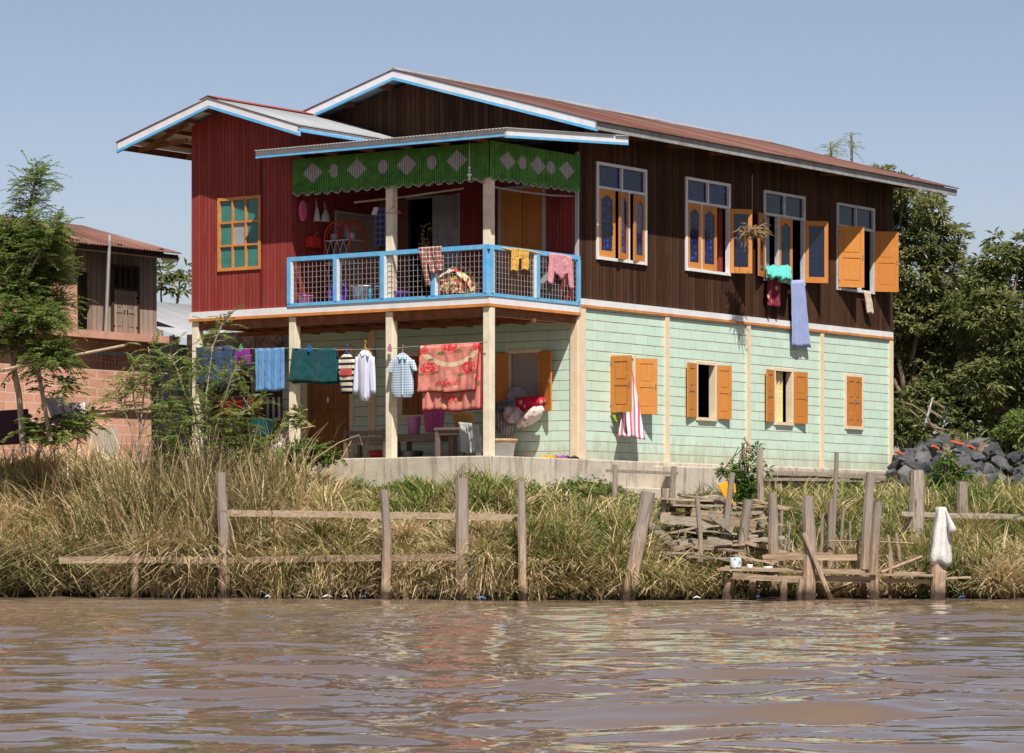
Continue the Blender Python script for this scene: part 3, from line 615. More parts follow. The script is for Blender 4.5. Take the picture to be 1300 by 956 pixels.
# front ground-floor door and windows
m = MB(); x0, x1, z0, z1 = door; y_ = D1
m.box(x0-.06, x0+.03, y_-.03, y_+.04, z0, z1+.06); m.box(x1-.03, x1+.06, y_-.03, y_+.04, z0, z1+.06); m.box(x0+.03, x1-.03, y_-.03, y_+.04, z1-.02, z1+.06)
dr = P(m, 'door', M['creamtrim']); xm = (x0+x1)/2
for hx, sd_ in ((x0+.035, 1), (x1-.035, -1)):
    m = MB(); leaf(m, (hx, y_+.05), (x1-x0)/2-.04, z0, z1-.03, 0, 'y', sd_, 'panel'); m.build('door_leaf', [M['brownshut'], M['brownshut'], M['brownshut']], dr)
MB().box(xm-.03, xm+.02, y_-.02, y_+.02, 3.70, 3.80).build('padlock', M['steel'], dr)
for k, (x0, x1, z0, z1) in enumerate((wa, wb)):
    m = MB(); m.box(x0-.06, x0+.02, y_-.025, y_+.05, z0-.06, z1+.06); m.box(x1-.02, x1+.06, y_-.025, y_+.05, z0-.06, z1+.06); m.box(x0+.02, x1-.02, y_-.025, y_+.05, z1-.01, z1+.06); m.box(x0+.02, x1-.02, y_-.05, y_+.05, z0-.06, z0+.01)
    wn = P(m, 'window', M['creamtrim'])
    if k == 0:
        for hx, sd_ in ((x0+.02, 1), (x1-.02, -1)): shutter(wn, (hx, y_+.02), (x1-x0)/2-.03, z0+.01, z1-.02, 0, 'y', sd_, 'panel', mats=[M['brownshut'], M['brownshut'], M['iron']])
    else:
        shutter(wn, (x0+.01, y_-.03), .46, z0, z1, R(168), 'y', 1, 'panel', mats=[M['orange'], M['orange'], M['iron']])
        shutter(wn, (x1-.01, y_-.03), .44, z0, z1, R(157), 'y', -1, 'panel')
        m = MB(); m.box(x0+.02, x1-.02, y_+.07, y_+.075, z0, z1); m.build('mosquito_net', fabric('net_fabric', (.32,.27,.25), (.45,.25,.2), 'flower', 3), wn)
# red room window: nine teal panes in an orange frame
a0, a1, z0, z1 = -6.29, -5.31, 6.13, 7.44; m = MB(); fw = .045
m.box(a0-.04, a0+.02, -.03, .02, z0-.04, z1+.04); m.box(a1-.02, a1+.04, -.03, .02, z0-.04, z1+.04); m.box(a0+.02, a1-.02, -.03, .02, z0-.04, z0+.02); m.box(a0+.02, a1-.02, -.03, .02, z1-.02, z1+.04)
for k in (1, 2): xx = a0 + (a1-a0)*k/3; m.box(xx-.02, xx+.02, -.025, .015, z0+.02, z1-.02)
for k in (1, 2): zz = z0 + (z1-z0)*k/3; m.box(a0+.02, a1-.02, -.02, .01, zz-.02, zz+.02)
wn = P(m, 'window', M['orangetrim'])
for i in range(3):
    for j in range(3):
        xa = a0 + (a1-a0)*i/3; za = z0 + (z1-z0)*j/3; MB().box(xa+.01, xa+(a1-a0)/3-.01, .012, .018, za+.01, za+(z1-z0)/3-.01).build('pane', M['glassteal'] if (i, j) != (1, 1) else flat('paleglass', (.30,.33,.36), .4), wn)
# balcony doors
x0, x1, z0, z1 = hd[0]
m = MB(); m.box(x0-.05, x0, D1-.02, D1+.1, z0, z1+.05); m.box(x1, x1+.05, D1-.02, D1+.1, z0, z1+.05); m.box(x0, x1, D1-.02, D1+.1, z1, z1+.05)
dr = P(m, 'door', M['grayframe'])
m = MB(); leaf(m, (x0, D1-.03), .58, z0, z1, R(165), 'y', 1, 'panel'); m.build('door_leaf', [M['brownshut']]*3, dr)
m = MB(); leaf(m, (x1, D1-.0), .50, z0, z1, R(50), 'y', -1, 'panel'); m.build('door_leaf', [M['greyfascia']]*3, dr)
x0, x1, z0, z1 = hd[1]
m = MB(); m.box(x0-.06, x0, D1-.03, D1+.1, z0, z1+.05); m.box(x1, x1+.06, D1-.03, D1+.1, z0, z1+.05); m.box(x0, x1, D1-.03, D1+.1, z1, z1+.05)
dr = P(m, 'door', M['grayframe'])
for hx, sd_ in ((x0, 1), (x1, -1)):
    m = MB(); leaf(m, (hx, D1+.03), .47, z0, z1, 0, 'y', sd_, 'panel'); m.build('door_leaf', [M['orange']]*3, dr)
# curtained opening in the red side wall
m = MB(); m.box(-4.52, -4.49, 1.26, 1.32, 5.36, 7.25); m.box(-4.52, -4.49, 1.32, 2.6, 7.2, 7.25); dr = P(m, 'door', M['grayframe'])
m = MB(); m.grid([[(-4.495+.02*math.sin(u*14+z_), 1.33+1.25*u, z_) for u in np.linspace(0, 1, 40)] for z_ in np.linspace(5.5, 7.19, 6)]); m.build('curtain', fabric('beige_curtain', (.40,.27,.22)), dr, smooth=True)

# ================================================================ NEIGHBOUR'S HOUSE (left), sheds
NX = -12.7
nb = thing('brick_house', 'salmon block house with grey timber upper floor and rusty roof, left of the mint house', 'house', (NX, 0, 2.3))
def NB(mb, name, mats, **k): return mb.build(name, mats, nb, **k)
e1 = S(192, 500, NX).y; zsl = S(200, 437, NX).z; yw = S(98, 430, NX).y
m = MB(); vents = [(S(38, 400, NX).y, S(60, 400, NX).y, S(50, 463, NX).z, S(50, 448, NX).z), (S(129, 400, NX).y, S(150, 400, NX).y, S(140, 466, NX).z, S(140, 450, NX).z)]
panel(m, 'x', NX, .15, -12, e1, 1.8, zsl, vents); m.box(NX-7, NX-.151, e1-.15, e1, 1.8, zsl); NB(m, 'block_wall', M['block'])
for a, b, z0, z1 in vents:
    m = MB(); m.box(NX-.14, NX-.13, a, b, z0, z1, 1)
    for i in range(6): q = a + (b-a)*(i/5); m.box(NX-.12, NX+.02, q-.025, q+.025, z0, z1)
    for i in range(4): q = z0 + (z1-z0)*(i/3); m.box(NX-.12, NX+.015, a, b, q-.02, q+.02)
    NB(m, 'vent_block', [M['block'], M['dark']])
m = MB(); m.box(NX-7, NX+.32, -12, S(226, 437, NX+.32).y, zsl+.005, zsl+.16); NB(m, 'slab_edge', M['pink'])
zp = S(80, 360, NX+.3).z; yp = S(98, 400, NX+.3).y
m = MB(); m.box(NX+.15, NX+.30, -12, yp, zsl+.165, zp); m.box(NX-.3, NX+.15, yp-.15, yp, zsl+.165, zp); NB(m, 'parapet', M['pink'])
ye = S(199, 380, NX).y; zr = S(199, 318, NX).z
d0, d1_, dz = S(143, 380, NX).y, S(173, 380, NX).y, S(160, 341, NX).z
m = MB(); panel(m, 'x', NX, .1, -12, ye, zsl+.165, zr, [(S(99, 400, NX).y, S(115, 400, NX).y, zsl+.17, S(108, 345, NX).z)]); m.box(NX-7, NX-.101, ye-.1, ye, zsl+.165, zr);  NB(m, 'timber_wall', M['greywall'])
m = MB(); m.box(NX-.5, NX-.4, S(92, 400, NX).y, S(118, 400, NX).y, zsl+.17, zr-.8); NB(m, 'dark_opening', flat('darkred', (.09,.03,.02)))
m = MB(); m.box(NX+.0, NX+.05, d0-.06, d0, zsl+.17, dz+.06); m.box(NX, NX+.05, d1_, d1_+.06, zsl+.17, dz+.06); m.box(NX, NX+.05, d0, d1_, dz, dz+.06); zt = dz-.42; m.box(NX, NX+.045, d0, d1_, zt-.05, zt)
m.box(NX+.0, NX+.02, d0, d1_, zt, dz, 1)
for k in (1, 2, 3): q = d0 + (d1_-d0)*k/4; m.box(NX+.02, NX+.04, q-.02, q+.02, zt, dz)
dr = NB(m, 'door', [M['darkwood'], M['dark']])
for hy, sd_ in ((d0, 1), (d1_, -1)):
    m = MB(); leaf(m, (NX+.002, hy), (d1_-d0)/2-.01, zsl+.17, zt-.05, 0, 'x', sd_, 'panel', t=.03); m.build('door_leaf', [M['greywall'], M['greywall'], M['dark']], dr)
ea = S(75, 305, NX+.55); eb = S(229, 325, NX+.55); ez = (ea.z+eb.z)/2
m = MB(); corr(m, (NX-2.3, -13, ez+.78), (0, eb.y+13, 0), (2.90, 0, -.76), (.3,0,1), pitch=.09, amp=.014); corr(m, (NX-2.3, -13, ez+.78), (0, eb.y+13, 0), (-3.72, 0, -.95), (-.3,0,1), pitch=.09, amp=.014); NB(m, 'roof', M['rust'], smooth=True, solid=.006, recalc=False)
m = MB(); m.box(NX+.50, NX+.54, -13, eb.y-.05, ez-.12, ez-.01); [m.box(NX-2, NX+.48, y_, y_+.08, ez-.0, ez+.1) for y_ in np.arange(-8, eb.y-.3, 1.3)]; NB(m, 'eave_board', M['darkwood'])
m = MB(); m.tube([S(134, 430, NX+.25), S(139, 305, NX+.6), S(139, 298, NX+.6)], .035, 6); m.build('downpipe', flat('pipe_grey', (.45,.43,.42)), nb)
# shed behind, with a grey roof and green trim
sh = thing('open_shed', 'shed with a grey sheet roof, green edge and dark posts behind the brick house', 'shed', (-13.5, 12, 2.3))
a, b = S(193, 402, -14.2), S(243, 433, -12.6)
m = MB(); ya = a.y; zz = S(243, 436, -11.5).z; corr(m, (-15.5, 5.5, zz+1.25), (0, 8, 0), (4.0, 0, -1.25), (.3,0,1), pitch=.09, amp=.014); m.build('roof', M['zinc'], sh, smooth=True, solid=.006, recalc=False)
m = MB(); m.box(-11.56, -11.5, 5.5, 13.5, zz-.18, zz-.03); m.build('eave_board', flat('green_trim', (.03,.16,.07)), sh)
for px in (205, 218): p = S(px, 470, -12.2); MB().box(-12.25, -12.13, p.y, p.y+.13, 2.2, zz).build('post', flat('black_post', (.025,.03,.035)), sh)
m = MB(); m.box(-14.2, -14.1, 5.5, 13.5, 2.2, zz+.2); m.build('wall', simple('blue_white_sheet', (.42,.47,.58), .6, .15, 3, .1), sh)
m = MB(); p = S(205, 455, -12.1); m.box(-12.1, -12.05, p.y-2, p.y+3, p.z, p.z+.06); m.build('rail', M['black_post'], sh)
# lean-to of woven mats beside the porch
lt = thing('storage_lean_to', 'woven mat storage lean-to with plank shelves behind the left porch pillar', 'lean-to', (-8, 2.2, 2.4))
def woven(name, a, b):
    n = NT(name); x, y, z = n.xyz(); s = n.math('MULTIPLY', x, 11.); t = n.math('MULTIPLY', z, 11.)
    ck = n.math('MODULO', n.math('ADD', n.math('FLOOR', s), n.math('FLOOR', t)), 2.); c = n.mix(n.math('ABSOLUTE', ck), a, b)
    c = n.mix(n.ramp(n.noise(2.4, None, 8, .75), [(.42, 0.), (.6, .85)]), c, (.05,.04,.035)); c = n.mix(n.ramp(n.noise(5., None, 4), [(.62, 0.), (.68, .7)]), c, (.5,.47,.42))
    n.bump(n.noise(25, None, 5), .6, .02); return n.set(c, .9, .1)
M['woven'] = woven('woven_mat', (.32,.25,.20), (.46,.38,.31))
YW = 2.6; p0 = F(250, 415, YW); p1 = F(362, 470, YW)
m = MB(); m.box(-9.4, -6.93, YW, YW+.05, p1.z+.1, 5.15); m.build('mat_wall', M['woven'], lt)
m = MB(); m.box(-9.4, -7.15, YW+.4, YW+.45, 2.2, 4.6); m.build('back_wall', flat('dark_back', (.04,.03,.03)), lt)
for z_ in (F(300, 503, 2.2).z, F(300, 473, 2.2).z, 3.2): m = MB(); m.box(-9.3, -7.15, 2.0, 2.6, z_-.05, z_); m.build('shelf', M['greywood'], lt)
for x_ in (-9.35, -8.3, -7.2): m = MB(); m.tube([(x_, 2.05, 2.2), (x_+.02, 2.06, 5.1)], .045, 6); m.build('post', M['greywood'], lt)

# ================================================================ CLOTH
def sheetcloth(name, label, cat, mat, tl, tr, br, bl, amp=.02, nf=5, group=None, fl=None, org=None, seed=0, back=None, out=(0,-1,0), thick=.007, sag=.0, frame='H', hem=.012):
    rnd = random.Random(seed*7+3); tl, tr, br, bl = map(Vector, (tl, tr, br, bl)); o = Vector(out); k = 44; r = 16
    ph = [rnd.uniform(0, 6.28) for _ in range(4)]; P_ = []
    for j in range(r+1):
        v = j/r; row = []
        for i in range(k+1):
            u = i/k; p = (tl*(1-u)+tr*u)*(1-v) + (bl*(1-u)+br*u)*v
            d = amp*(.35+.65*v)*(math.sin(u*nf*6.28+ph[0]+.5*math.sin(v*3+ph[1])) + .5*math.sin(u*nf*2.3*6.28+ph[2]) + .35*math.sin(u*nf*4.1*6.28+ph[3]+v*2))
            d += amp*1.1*mnoise.noise(p*9.0 + Vector((seed, 0, 0)))*(.4+.6*v) + amp*.6*mnoise.noise(p*23.0)
            row.append(p + o*(d+.0) + Vector((0,0, -sag*math.sin(math.pi*u)*(1-v) + hem*v*math.sin(u*9+ph[1]))))
        P_.append(row)
    m = MB(); m.grid(P_)
    if back is not None:      # the far half of a cloth hung over a line
        Q_ = []
        for j in range(r+1):
            v = j/r; row = []
            for i in range(k+1):
                u = i/k; p = (tl*(1-u)+tr*u); q = p + (P_[-1][i] - P_[0][i])*v*back[0] + Vector((back[1]*v, 0, 0))
                row.append(q - o*(.02+.04*min(1, v*4)) + o*amp*.7*v*math.sin(u*nf*5+ph[2]))
            Q_.append(row)
        m.grid(Q_); m.grid([P_[0], [(P_[0][i]+Q_[0][i])/2 + Vector((0,0,.012)) for i in range(k+1)], Q_[0]])
    return m.build(name, mat, frame=frame, label=label, cat=cat, group=group, smooth=True, solid=thick, recalc=False)
def Fq(x0, y0, x1, y1, y=-.09, sl=0): return F(x0, y0, y), F(x1, y0-.05*(x1-x0), y), F(x1+sl, y1-.04*(x1-x0), y), F(x0-sl, y1, y)
YL = -.09
# washing line
m = MB(); pts = [F(px, py, YL) for px, py in ((246, 441), (300, 443), (366, 442), (430, 444), (488, 443), (550, 438), (619, 434))]
m.tube(pts, .006, 5); m.build('washing_line', flat('rope', (.35,.33,.3)), label='thin washing line strung across the four cream porch pillars', cat='washing line')
CL = 'washing hung along the porch'
sheetcloth('blanket', 'navy blue cloth at the left end of the porch washing line', 'cloth', fabric('navy_fabric', (.035,.065,.14)), *Fq(249, 442, 295, 488), amp=.02, nf=3, seed=1, back=(1.12, 0))
sheetcloth('towel', 'light blue towel with a yellow band, hung left of the second porch pillar', 'towel', None or fabric('blue_towel', (.12,.29,.55)), *Fq(324, 443, 361, 497), amp=.012, nf=4, seed=2)
sheetcloth('blanket', 'dark teal blanket folded over the washing line beside the second pillar', 'blanket', fabric('teal_fabric', (.008,.075,.085)), F(371,443,YL), F(426,442.5,YL), F(427,486,YL), F(366.5,484,YL), amp=.016, nf=2, seed=3, back=(1.06, .05))
b = MB(); b.box(F(324,0,YL).x, F(361,0,YL).x, YL-.035, YL-.03, F(340,489,YL).z, F(340,486.5,YL).z); 
# purple shorts
def garment(name, label, cat, mat, parts_, smooth=True, thick=.0, frame='H', wr=.012, seed=0):
    # parts_: lofts; each = list of (centre, half width vector, half depth)
    m = MB(); rnd = random.Random(seed)
    for pi_, rows in enumerate(parts_):
        rs = []
        rows2 = []
        for a, b_ in zip(rows[:-1], rows[1:]):
            for k in range(4): t = k/4; rows2.append((Vector(a[0])*(1-t)+Vector(b_[0])*t, Vector(a[1])*(1-t)+Vector(b_[1])*t, a[2]*(1-t)+b_[2]*t))
        rows2.append((Vector(rows[-1][0]), Vector(rows[-1][1]), rows[-1][2]))
        ph = [rnd.uniform(0, 6.28) for _ in range(3)]
        for ri, (c_, hw, hd_) in enumerate(rows2):
            ring = []
            for k in range(20):
                a = 2*math.pi*k/20; f_ = 1 + wr*6*math.sin(3*a+ph[0]+ri*.25) + wr*5*math.sin(5*a+ph[1]-ri*.2)
                ring.append(c_ + hw*math.cos(a) + Vector((0, -1, 0))*hd_*math.sin(a)*f_ )
            rs.append(ring)
        m.rings(rs, pi_ if isinstance(mat, list) and pi_ < len(mat) else 0, caps=True)
    return m.build(name, mat, frame=frame, label=label, cat=cat, smooth=smooth)
def row(x0, x1, py, d, y): a, b_ = F(x0, py, y), F(x1, py, y); return ((a+b_)/2, (b_-a)/2, d)
y_ = YL
garment('shorts', 'purple shorts pegged on the washing line between navy cloth and blue towel', 'shorts', fabric('purple_fabric', (.19,.02,.22)), [
    [row(299,317,443,.02,y_), row(298,318,450,.04,y_), row(298.5,318,455,.04,y_)], [row(298,308,454,.04,y_), row(298,304.5,462,.03,y_)], [row(309,318,454,.04,y_), row(312.5,318,464,.03,y_)]])
def hanger(px, py, col, label, y=YL, w_=9, frame='H', parent=None):
    m = MB(); c_ = F(px, py, y); l, r_ = F(px-w_, py+9, y), F(px+w_, py+8, y)
    m.tube([c_, l, r_, c_], .010, 5); m.tube([c_, c_+Vector((0,0,.06)), c_+Vector((.03,0,.10)), c_+Vector((-.01,0,.13))], .008, 5)
    return m.build('hanger', col, label=label, cat='hanger')
hanger(440, 446, flat('plastic_blue', (.04,.12,.5)), 'blue plastic hanger holding the striped jumper', w_=7)
hanger(463.5, 441, flat('plastic_yellow', (.6,.33,.02)), 'yellow plastic hanger holding the pale long-sleeved shirt', w_=9)
hanger(511, 447, flat('plastic_pink', (.55,.16,.30)), 'pink plastic hanger holding the blue checked shirt', w_=11)
garment('striped_jumper', 'black and cream striped jumper with a red chest band on a blue hanger', 'jumper', [fabric('stripe_knit', (.60,.55,.42), (.015,.012,.02), 'hstripe', 9.5), fabric('stripe_knit_arm', (.60,.55,.42), (.015,.012,.02), 'hstripe', 9.5), fabric('red_knit', (.5,.08,.07))], [
    [row(436,445,450,.03,y_), row(431,449,455,.06,y_), row(430.5,448.5,478,.07,y_), row(434,447,500,.05,y_)],
    [row(430.5,435,456,.04,y_-.02), row(430,435.5,470,.05,y_-.02), row(433,438,485,.04,y_-.02)], [row(430.2,449.8,468.5,.085,y_), row(430.5,449,472,.088,y_), row(431,448.5,477.5,.085,y_)],
    [row(445.5,450,456,.04,y_), row(446.5,451,472,.04,y_), row(446,449.5,484,.03,y_)]])
def shirt(label, mat, cx, top, sw, bottom, hem0, hem1, sl, y=YL, d=.07, seed=0, collar=None, long=True):
    L = []; L.append([row(cx-4, cx+4, top, .03, y), row(cx-sw, cx+sw, top+9, d, y), row(cx-sw*.95, cx+sw*.95, top+25, d*1.1, y), row(hem0, hem1, bottom-6, d, y), row(hem0+3, hem1-3, bottom, d*.8, y)])
    for s_, (ex, ey) in zip((-1, 1), sl):
        a = cx + s_*sw*.82; L.append([row(a-3, a+3, top+8, .04, y-.01), row(a+(ex-a)*.5-3.2, a+(ex-a)*.5+3.2, (top+8+ey)/2, .05, y-.015), row(ex-3, ex+3, ey, .04, y-.02)])
    m = garment('shirt', label, 'shirt', mat, L, seed=seed, wr=.02); 
    c = MB(); 
    for s_ in (-1, 1): c.add([F(cx, top-1, y-.04), F(cx+s_*6, top+2, y-.06), F(cx+s_*4, top+8, y-d-.03), F(cx, top+5, y-d-.01)], [(0,1,2,3)])
    c.build('collar', mat, m, solid=.01)
    c = MB(); c.beam(F(cx, top+6, y-d*1.1-.012), F(cx, bottom-4, y-d*1.1-.01), .03, .006); c.build('placket', collar or mat, m)
    return m
shirt('pale lavender long-sleeved shirt on a yellow hanger left of the third pillar', fabric('pale_shirt', (.62,.64,.80)), 463.5, 445, 10.5, 509, 457, 470, [(451, 500), (474, 500)], seed=4)
shirt('blue and white checked short-sleeved shirt right of the third pillar', fabric('check_shirt', (.60,.70,.78), (.16,.30,.46), 'check', 22, c3=(.05,.10,.2)), 511, 449, 14, 505, 496, 525, [(496.5, 474), (527, 471)], seed=5)
sheetcloth('black_sock', 'small black cloth pegged behind the pale shirt', 'cloth', flat('black_cloth', (.015,.014,.018)), F(473,441,.0), F(478,440,.0), F(477,462,.0), F(475,462,.0), amp=.01, nf=1, seed=6)
# rose blanket with its own drawn pattern
def rosemat():
    n = NT('rose_blanket'); tc = n.tc.outputs['UV']; sp = n.t.nodes.new('ShaderNodeSeparateXYZ'); n.lk(tc, sp.inputs[0]); u, v = sp.outputs[0], sp.outputs[1]
    def disc(cu, cv, r, asp=1.0):
        du = n.math('MULTIPLY', n.math('SUBTRACT', u, cu), 1.12); dv = n.math('MULTIPLY', n.math('SUBTRACT', v, cv), asp)
        d = n.math('SQRT', n.math('ADD', n.math('MULTIPLY', du, du), n.math('MULTIPLY', dv, dv))); w_ = n.math('ADD', d, n.math('MULTIPLY', n.math('SUBTRACT', n.noise(14., tc, 3), .5), .06))
        return n.math('DIVIDE', w_, r), d
    c = n.mix(n.noise(4, tc, 5), (.55,.16,.13), (.72,.30,.25))
    inner = n.math('MULTIPLY', n.math('MULTIPLY', n.math('GREATER_THAN', u, .1), n.math('LESS_THAN', u, .93)), 1.)
    arc, _ = disc(.52, 1.1, .62, 1.1); cr = n.ramp(arc, [(0, 0.), (.80, 0.), (.84, 1.), (.97, 1.), (1.0, 0.)]); c = n.mix(n.math('MULTIPLY', cr, .85), c, (.72,.60,.38))
    c = n.mix(n.ramp(n.vor(9., tc), [(.12, 1.), (.2, 0.)]), c, (.62,.42,.16))
    for cu, cv, r in ((.17,.52,.15), (.83,.50,.15), (.5,.98,.17), (.08,.9,.09), (.93,.93,.08), (.5,.20,.07), (.36,.20,.05), (.64,.20,.05)):
        for du, dv, rr in ((.13, -.10, .07), (-.12, -.13, .065), (.02, .18, .06)):
            lf, _ = disc(cu+du*(r/.15), cv+dv*(r/.15), rr*r/.15, 1.7); c = n.mix(n.ramp(lf, [(.85, 1.), (1., 0.)]), c, (.20,.19,.06))
        f_, d = disc(cu, cv, r, 1.); ringz = n.math('FRACT', n.math('ADD', n.math('MULTIPLY', f_, 2.3), n.math('MULTIPLY', n.noise(11., tc, 4), 2.6))); rc = n.mix(n.ramp(ringz, [(.1, 1.), (.45, 0.)]), (.60,.04,.045), (.72,.24,.21))
        c = n.mix(n.ramp(f_, [(.92, 1.), (1., 0.)]), c, rc)
    bw = n.math('MINIMUM', n.math('MINIMUM', u, n.math('SUBTRACT', 1., u)), v); c = n.mix(n.math('LESS_THAN', bw, .018), c, (.35,.015,.02))
    n.bump(n.noise(80, tc, 2), .3, .004); return n.set(c, .95, .1)
def uvgrid(o, k=44, r=16):
    uv = o.data.uv_layers.new(name='UVMap'); n0 = (k+1)*(r+1)
    for lp in o.data.loops:
        i = lp.vertex_index; j = i % n0; uv.data[lp.index].uv = ((j % (k+1))/k, 1-(j//(k+1))/r)
rb = rosemat(); fold = sheetcloth('rose_blanket', 'pink and red rose patterned blanket draped on the line beside the corner pillar', 'blanket', rb, F(533,440,YL-.03), F(610,436,YL-.03), F(605,497,YL-.03), F(529.5,499,YL-.03), amp=.022, nf=2, seed=8, back=(1.40, .10), thick=.012)
uvgrid(fold)
# pegs on the line
pg = MB().box(-.012,.012,-.03,.02,0,.09); pgo = None
for i, (px, col) in enumerate(((270,'plastic_orange'), (306,'plastic_green'), (393,'plastic_blue'), (495,'plastic_pink'))):
    mt_ = flat(col, {'plastic_orange': (.6,.2,.03), 'plastic_green': (.05,.45,.1)}.get(col, (.5,.1,.3)))
    c_ = F(px, 443, YL); m = MB(); m.box(c_.x-.02, c_.x+.02, YL-.035, YL+.03, c_.z-.05, c_.z+.05); m.beam(c_+Vector((-.012,-.02,.0)), c_+Vector((.02,-.02,.09)), .02, .02); m.beam(c_+Vector((.012,.01,.0)), c_+Vector((-.02,.01,.09)), .02, .02)
    m.build('clothes_peg', mt_, label=['orange peg holding the navy cloth', 'green peg holding the purple shorts', 'blue peg on top of the dark teal blanket', 'pink pegs bunched beside the third porch pillar'][i], cat='peg')
# cloths and clutter on the lean-to shelves
yy = 1.9
m = MB()
for i, (x0, y0, x1, y1, nm, lab, col, kd) in enumerate([
    (278, 507, 309, 527, 'red_cloth', 'plain bright red cloth on the lower line of the lean-to', (.60,.02,.05), None),
    (313, 506, 332, 522, 'patterned_cloth', 'red and white patterned cloth right of the plain red one', (.55,.08,.07), 'flower'),
    (336, 504, 358, 532, 'striped_cloth', 'dark striped skirt hanging below the blue towel', (.06,.055,.07), 'vstripe')]):
    sheetcloth(nm, lab, 'cloth', fabric(nm+'_fabric', col, (.5,.45,.42), kd, 7), F(x0,y0,yy), F(x1,y0,yy), F(x1,y1,yy), F(x0,y1,yy), amp=.03, nf=3, seed=20+i)
m = MB(); c_ = F(334, 553, 1.7); r0 = .24; m.lathe([(r0*.72, 0), (r0*.8, .03), (r0, .30), (r0*1.06, .32), (r0*1.0, .33), (r0*.9, .3), (r0*.7, .04), (0, .03)], (c_.x, 1.7, F(334,553,1.7).z), 20); m.build('bucket', flat('teal_plastic', (.02,.30,.36), .4), label='teal plastic tub standing in the lean-to beside the second pillar', cat='tub', smooth=True)
m = MB(); c_ = F(326, 481, 2.2); m.lathe([(.02, 0), (.16, .02), (.27, .12), (.28, .13), (.15, .03), (0, .02)], (c_.x, 2.2, F(300,473,2.2).z+.0), 18); m.build('bowl', flat('green_plastic', (.10,.40,.22), .4), label='pale green bowl on the upper shelf of the lean-to', cat='bowl', smooth=True)
m = MB(); c_ = F(300, 478, 2.1); m.lathe([(.18, 0), (.22, .04), (.23, .14), (.2, .15), (0, .16)], (c_.x, 2.1, F(300,473,2.2).z+.0), 18); m.build('cooking_pot', M['steel'], label='metal pot on the upper shelf of the lean-to', cat='pot', smooth=True)
# white tarpaulin on the ground by the second pillar
m = MB(); A = F(343, 566, -.5); g_ = []
for j in range(12):
    rw = []
    for i in range(16):
        u, v = i/15, j/11; rw.append(F(344+30*u, 584-40*v*(.45+.55*u), -.6+1.2*v) + Vector((0, .06*math.sin(u*11+v*5), .05*math.sin(u*7-v*9))))
    g_.append(rw)
m.grid(g_); m.build('white_tarpaulin', fabric('white_tarp', (.62,.58,.57)), label='crumpled white tarpaulin at the foot of the second porch pillar', cat='tarpaulin', smooth=True, solid=.02, recalc=False)

# ---------------------------------------------------------------- porch furniture
def table(label, x0, x1, y0, y1, zt, th_=.05, back=None, name='bench'):
    t = thing(name, label, name, ((x0+x1)/2, (y0+y1)/2, ZS))
    m = MB(); m.box(x0, x1, y0, y1, zt-th_, zt); m.build('seat', M['darkgreywood'], t, bevel=.006)
    m = MB(); m.box(x0+.05, x1-.05, y0+.03, y0+.06, zt-th_-.08, zt-th_-.001); m.box(x0+.05, x1-.05, y1-.06, y1-.03, zt-th_-.08, zt-th_-.001); m.build('apron', M['darkgreywood'], t)
    for x_ in (x0+.02, x1-.09):
        for y_ in (y0+.01, y1-.08): m = MB(); m.box(x_, x_+.07, y_, y_+.07, ZS+.003, zt-th_-.001 if not (back and y_ < y0+.05) else back); m.build('leg', M['darkgreywood'], t)
    if back: m = MB(); m.box(x0+.09, x1-.09, y0+.03, y0+.06, back-.10, back-.02); m.build('back_rail', M['darkgreywood'], t)
    return t
M['darkgreywood'] = simple('dark_grey_wood', (.16,.12,.10), .75, .25, 6, .2, (.3,1,1))
p = F(445, 555, 1.5); q = F(530, 553, 1.5)
table('low dark wooden bench under the pale shirt, between door and third pillar', F(445,560,1.2).x, F(500,560,1.2).x, .95, 1.45, F(470,556,1.2).z, back=F(445,546,1.1).z)
table('long grey wooden bench carrying the pink baskets behind the rose blanket', F(502,560,1.3).x, F(566,560,1.3).x, 1.1, 1.7, F(530,552,1.3).z)
table('grey wooden chair-height table behind the white sack near the corner pillar', F(559,560,1.0).x, F(600,560,1.0).x, .8, 1.3, F(580,543,1.0).z, name='table')
def basket(label, mat, cx, base, r, h, y, slots=True, name='basket'):
    c_ = F(cx, base, y); m = MB(); n_ = 26
    m.lathe([(r*.78, 0), (r*.78, .02), (r*.80, .03)], (c_.x, y, c_.z), n_); m.lathe([(r*.97, h-.05), (r*1.05, h-.04), (r*1.05, h), (r*.98, h)], (c_.x, y, c_.z), n_)
    for k in range(n_):
        a = 2*math.pi*k/n_; m.beam((c_.x+r*.79*math.cos(a), y+r*.79*math.sin(a), c_.z+.02), (c_.x+r*.99*math.cos(a), y+r*.99*math.sin(a), c_.z+h-.03), .03 if slots else .05, .01)
    return m.build(name, mat, label=label, cat='basket')
pk = flat('pink_plastic', (.50,.20,.40), .4)
basket('pink slatted laundry basket standing upright on the long bench', pk, 525.5, 552, .125, .34, 1.4)
basket('larger magenta slatted basket on the bench below the rose blanket', flat('magenta_plastic', (.42,.07,.26), .4), 551, 549, .20, .42, 1.4)
basket('yellow brown basket behind the magenta basket', flat('yellow_brown', (.35,.2,.05), .6), 589, 542, .20, .25, 1.1)
m = MB(); c_ = F(523, 578, 1.3); m.lathe([(.12, 0), (.19, .03), (.21, .14), (.23, .15), (.21, .16), (.0, .17)], (c_.x, 1.3, ZS+.004), 20); m.build('cooking_pot', flat('black_steel', (.05,.05,.055), .35, metal=.5), label='dark cooking pot on the floor under the long bench', cat='pot', smooth=True)
m = MB(); c_ = F(503, 572, 1.6); m.lathe([(.18, 0), (.26, .04), (.28, .18), (.27, .19), (.0, .12)], (F(487,572,1.6).x, 1.6, ZS+.004), 20); m.build('basin', flat('red_plastic', (.42,.02,.03), .4), label='dark red basin on the floor behind the third pillar', cat='basin', smooth=True)
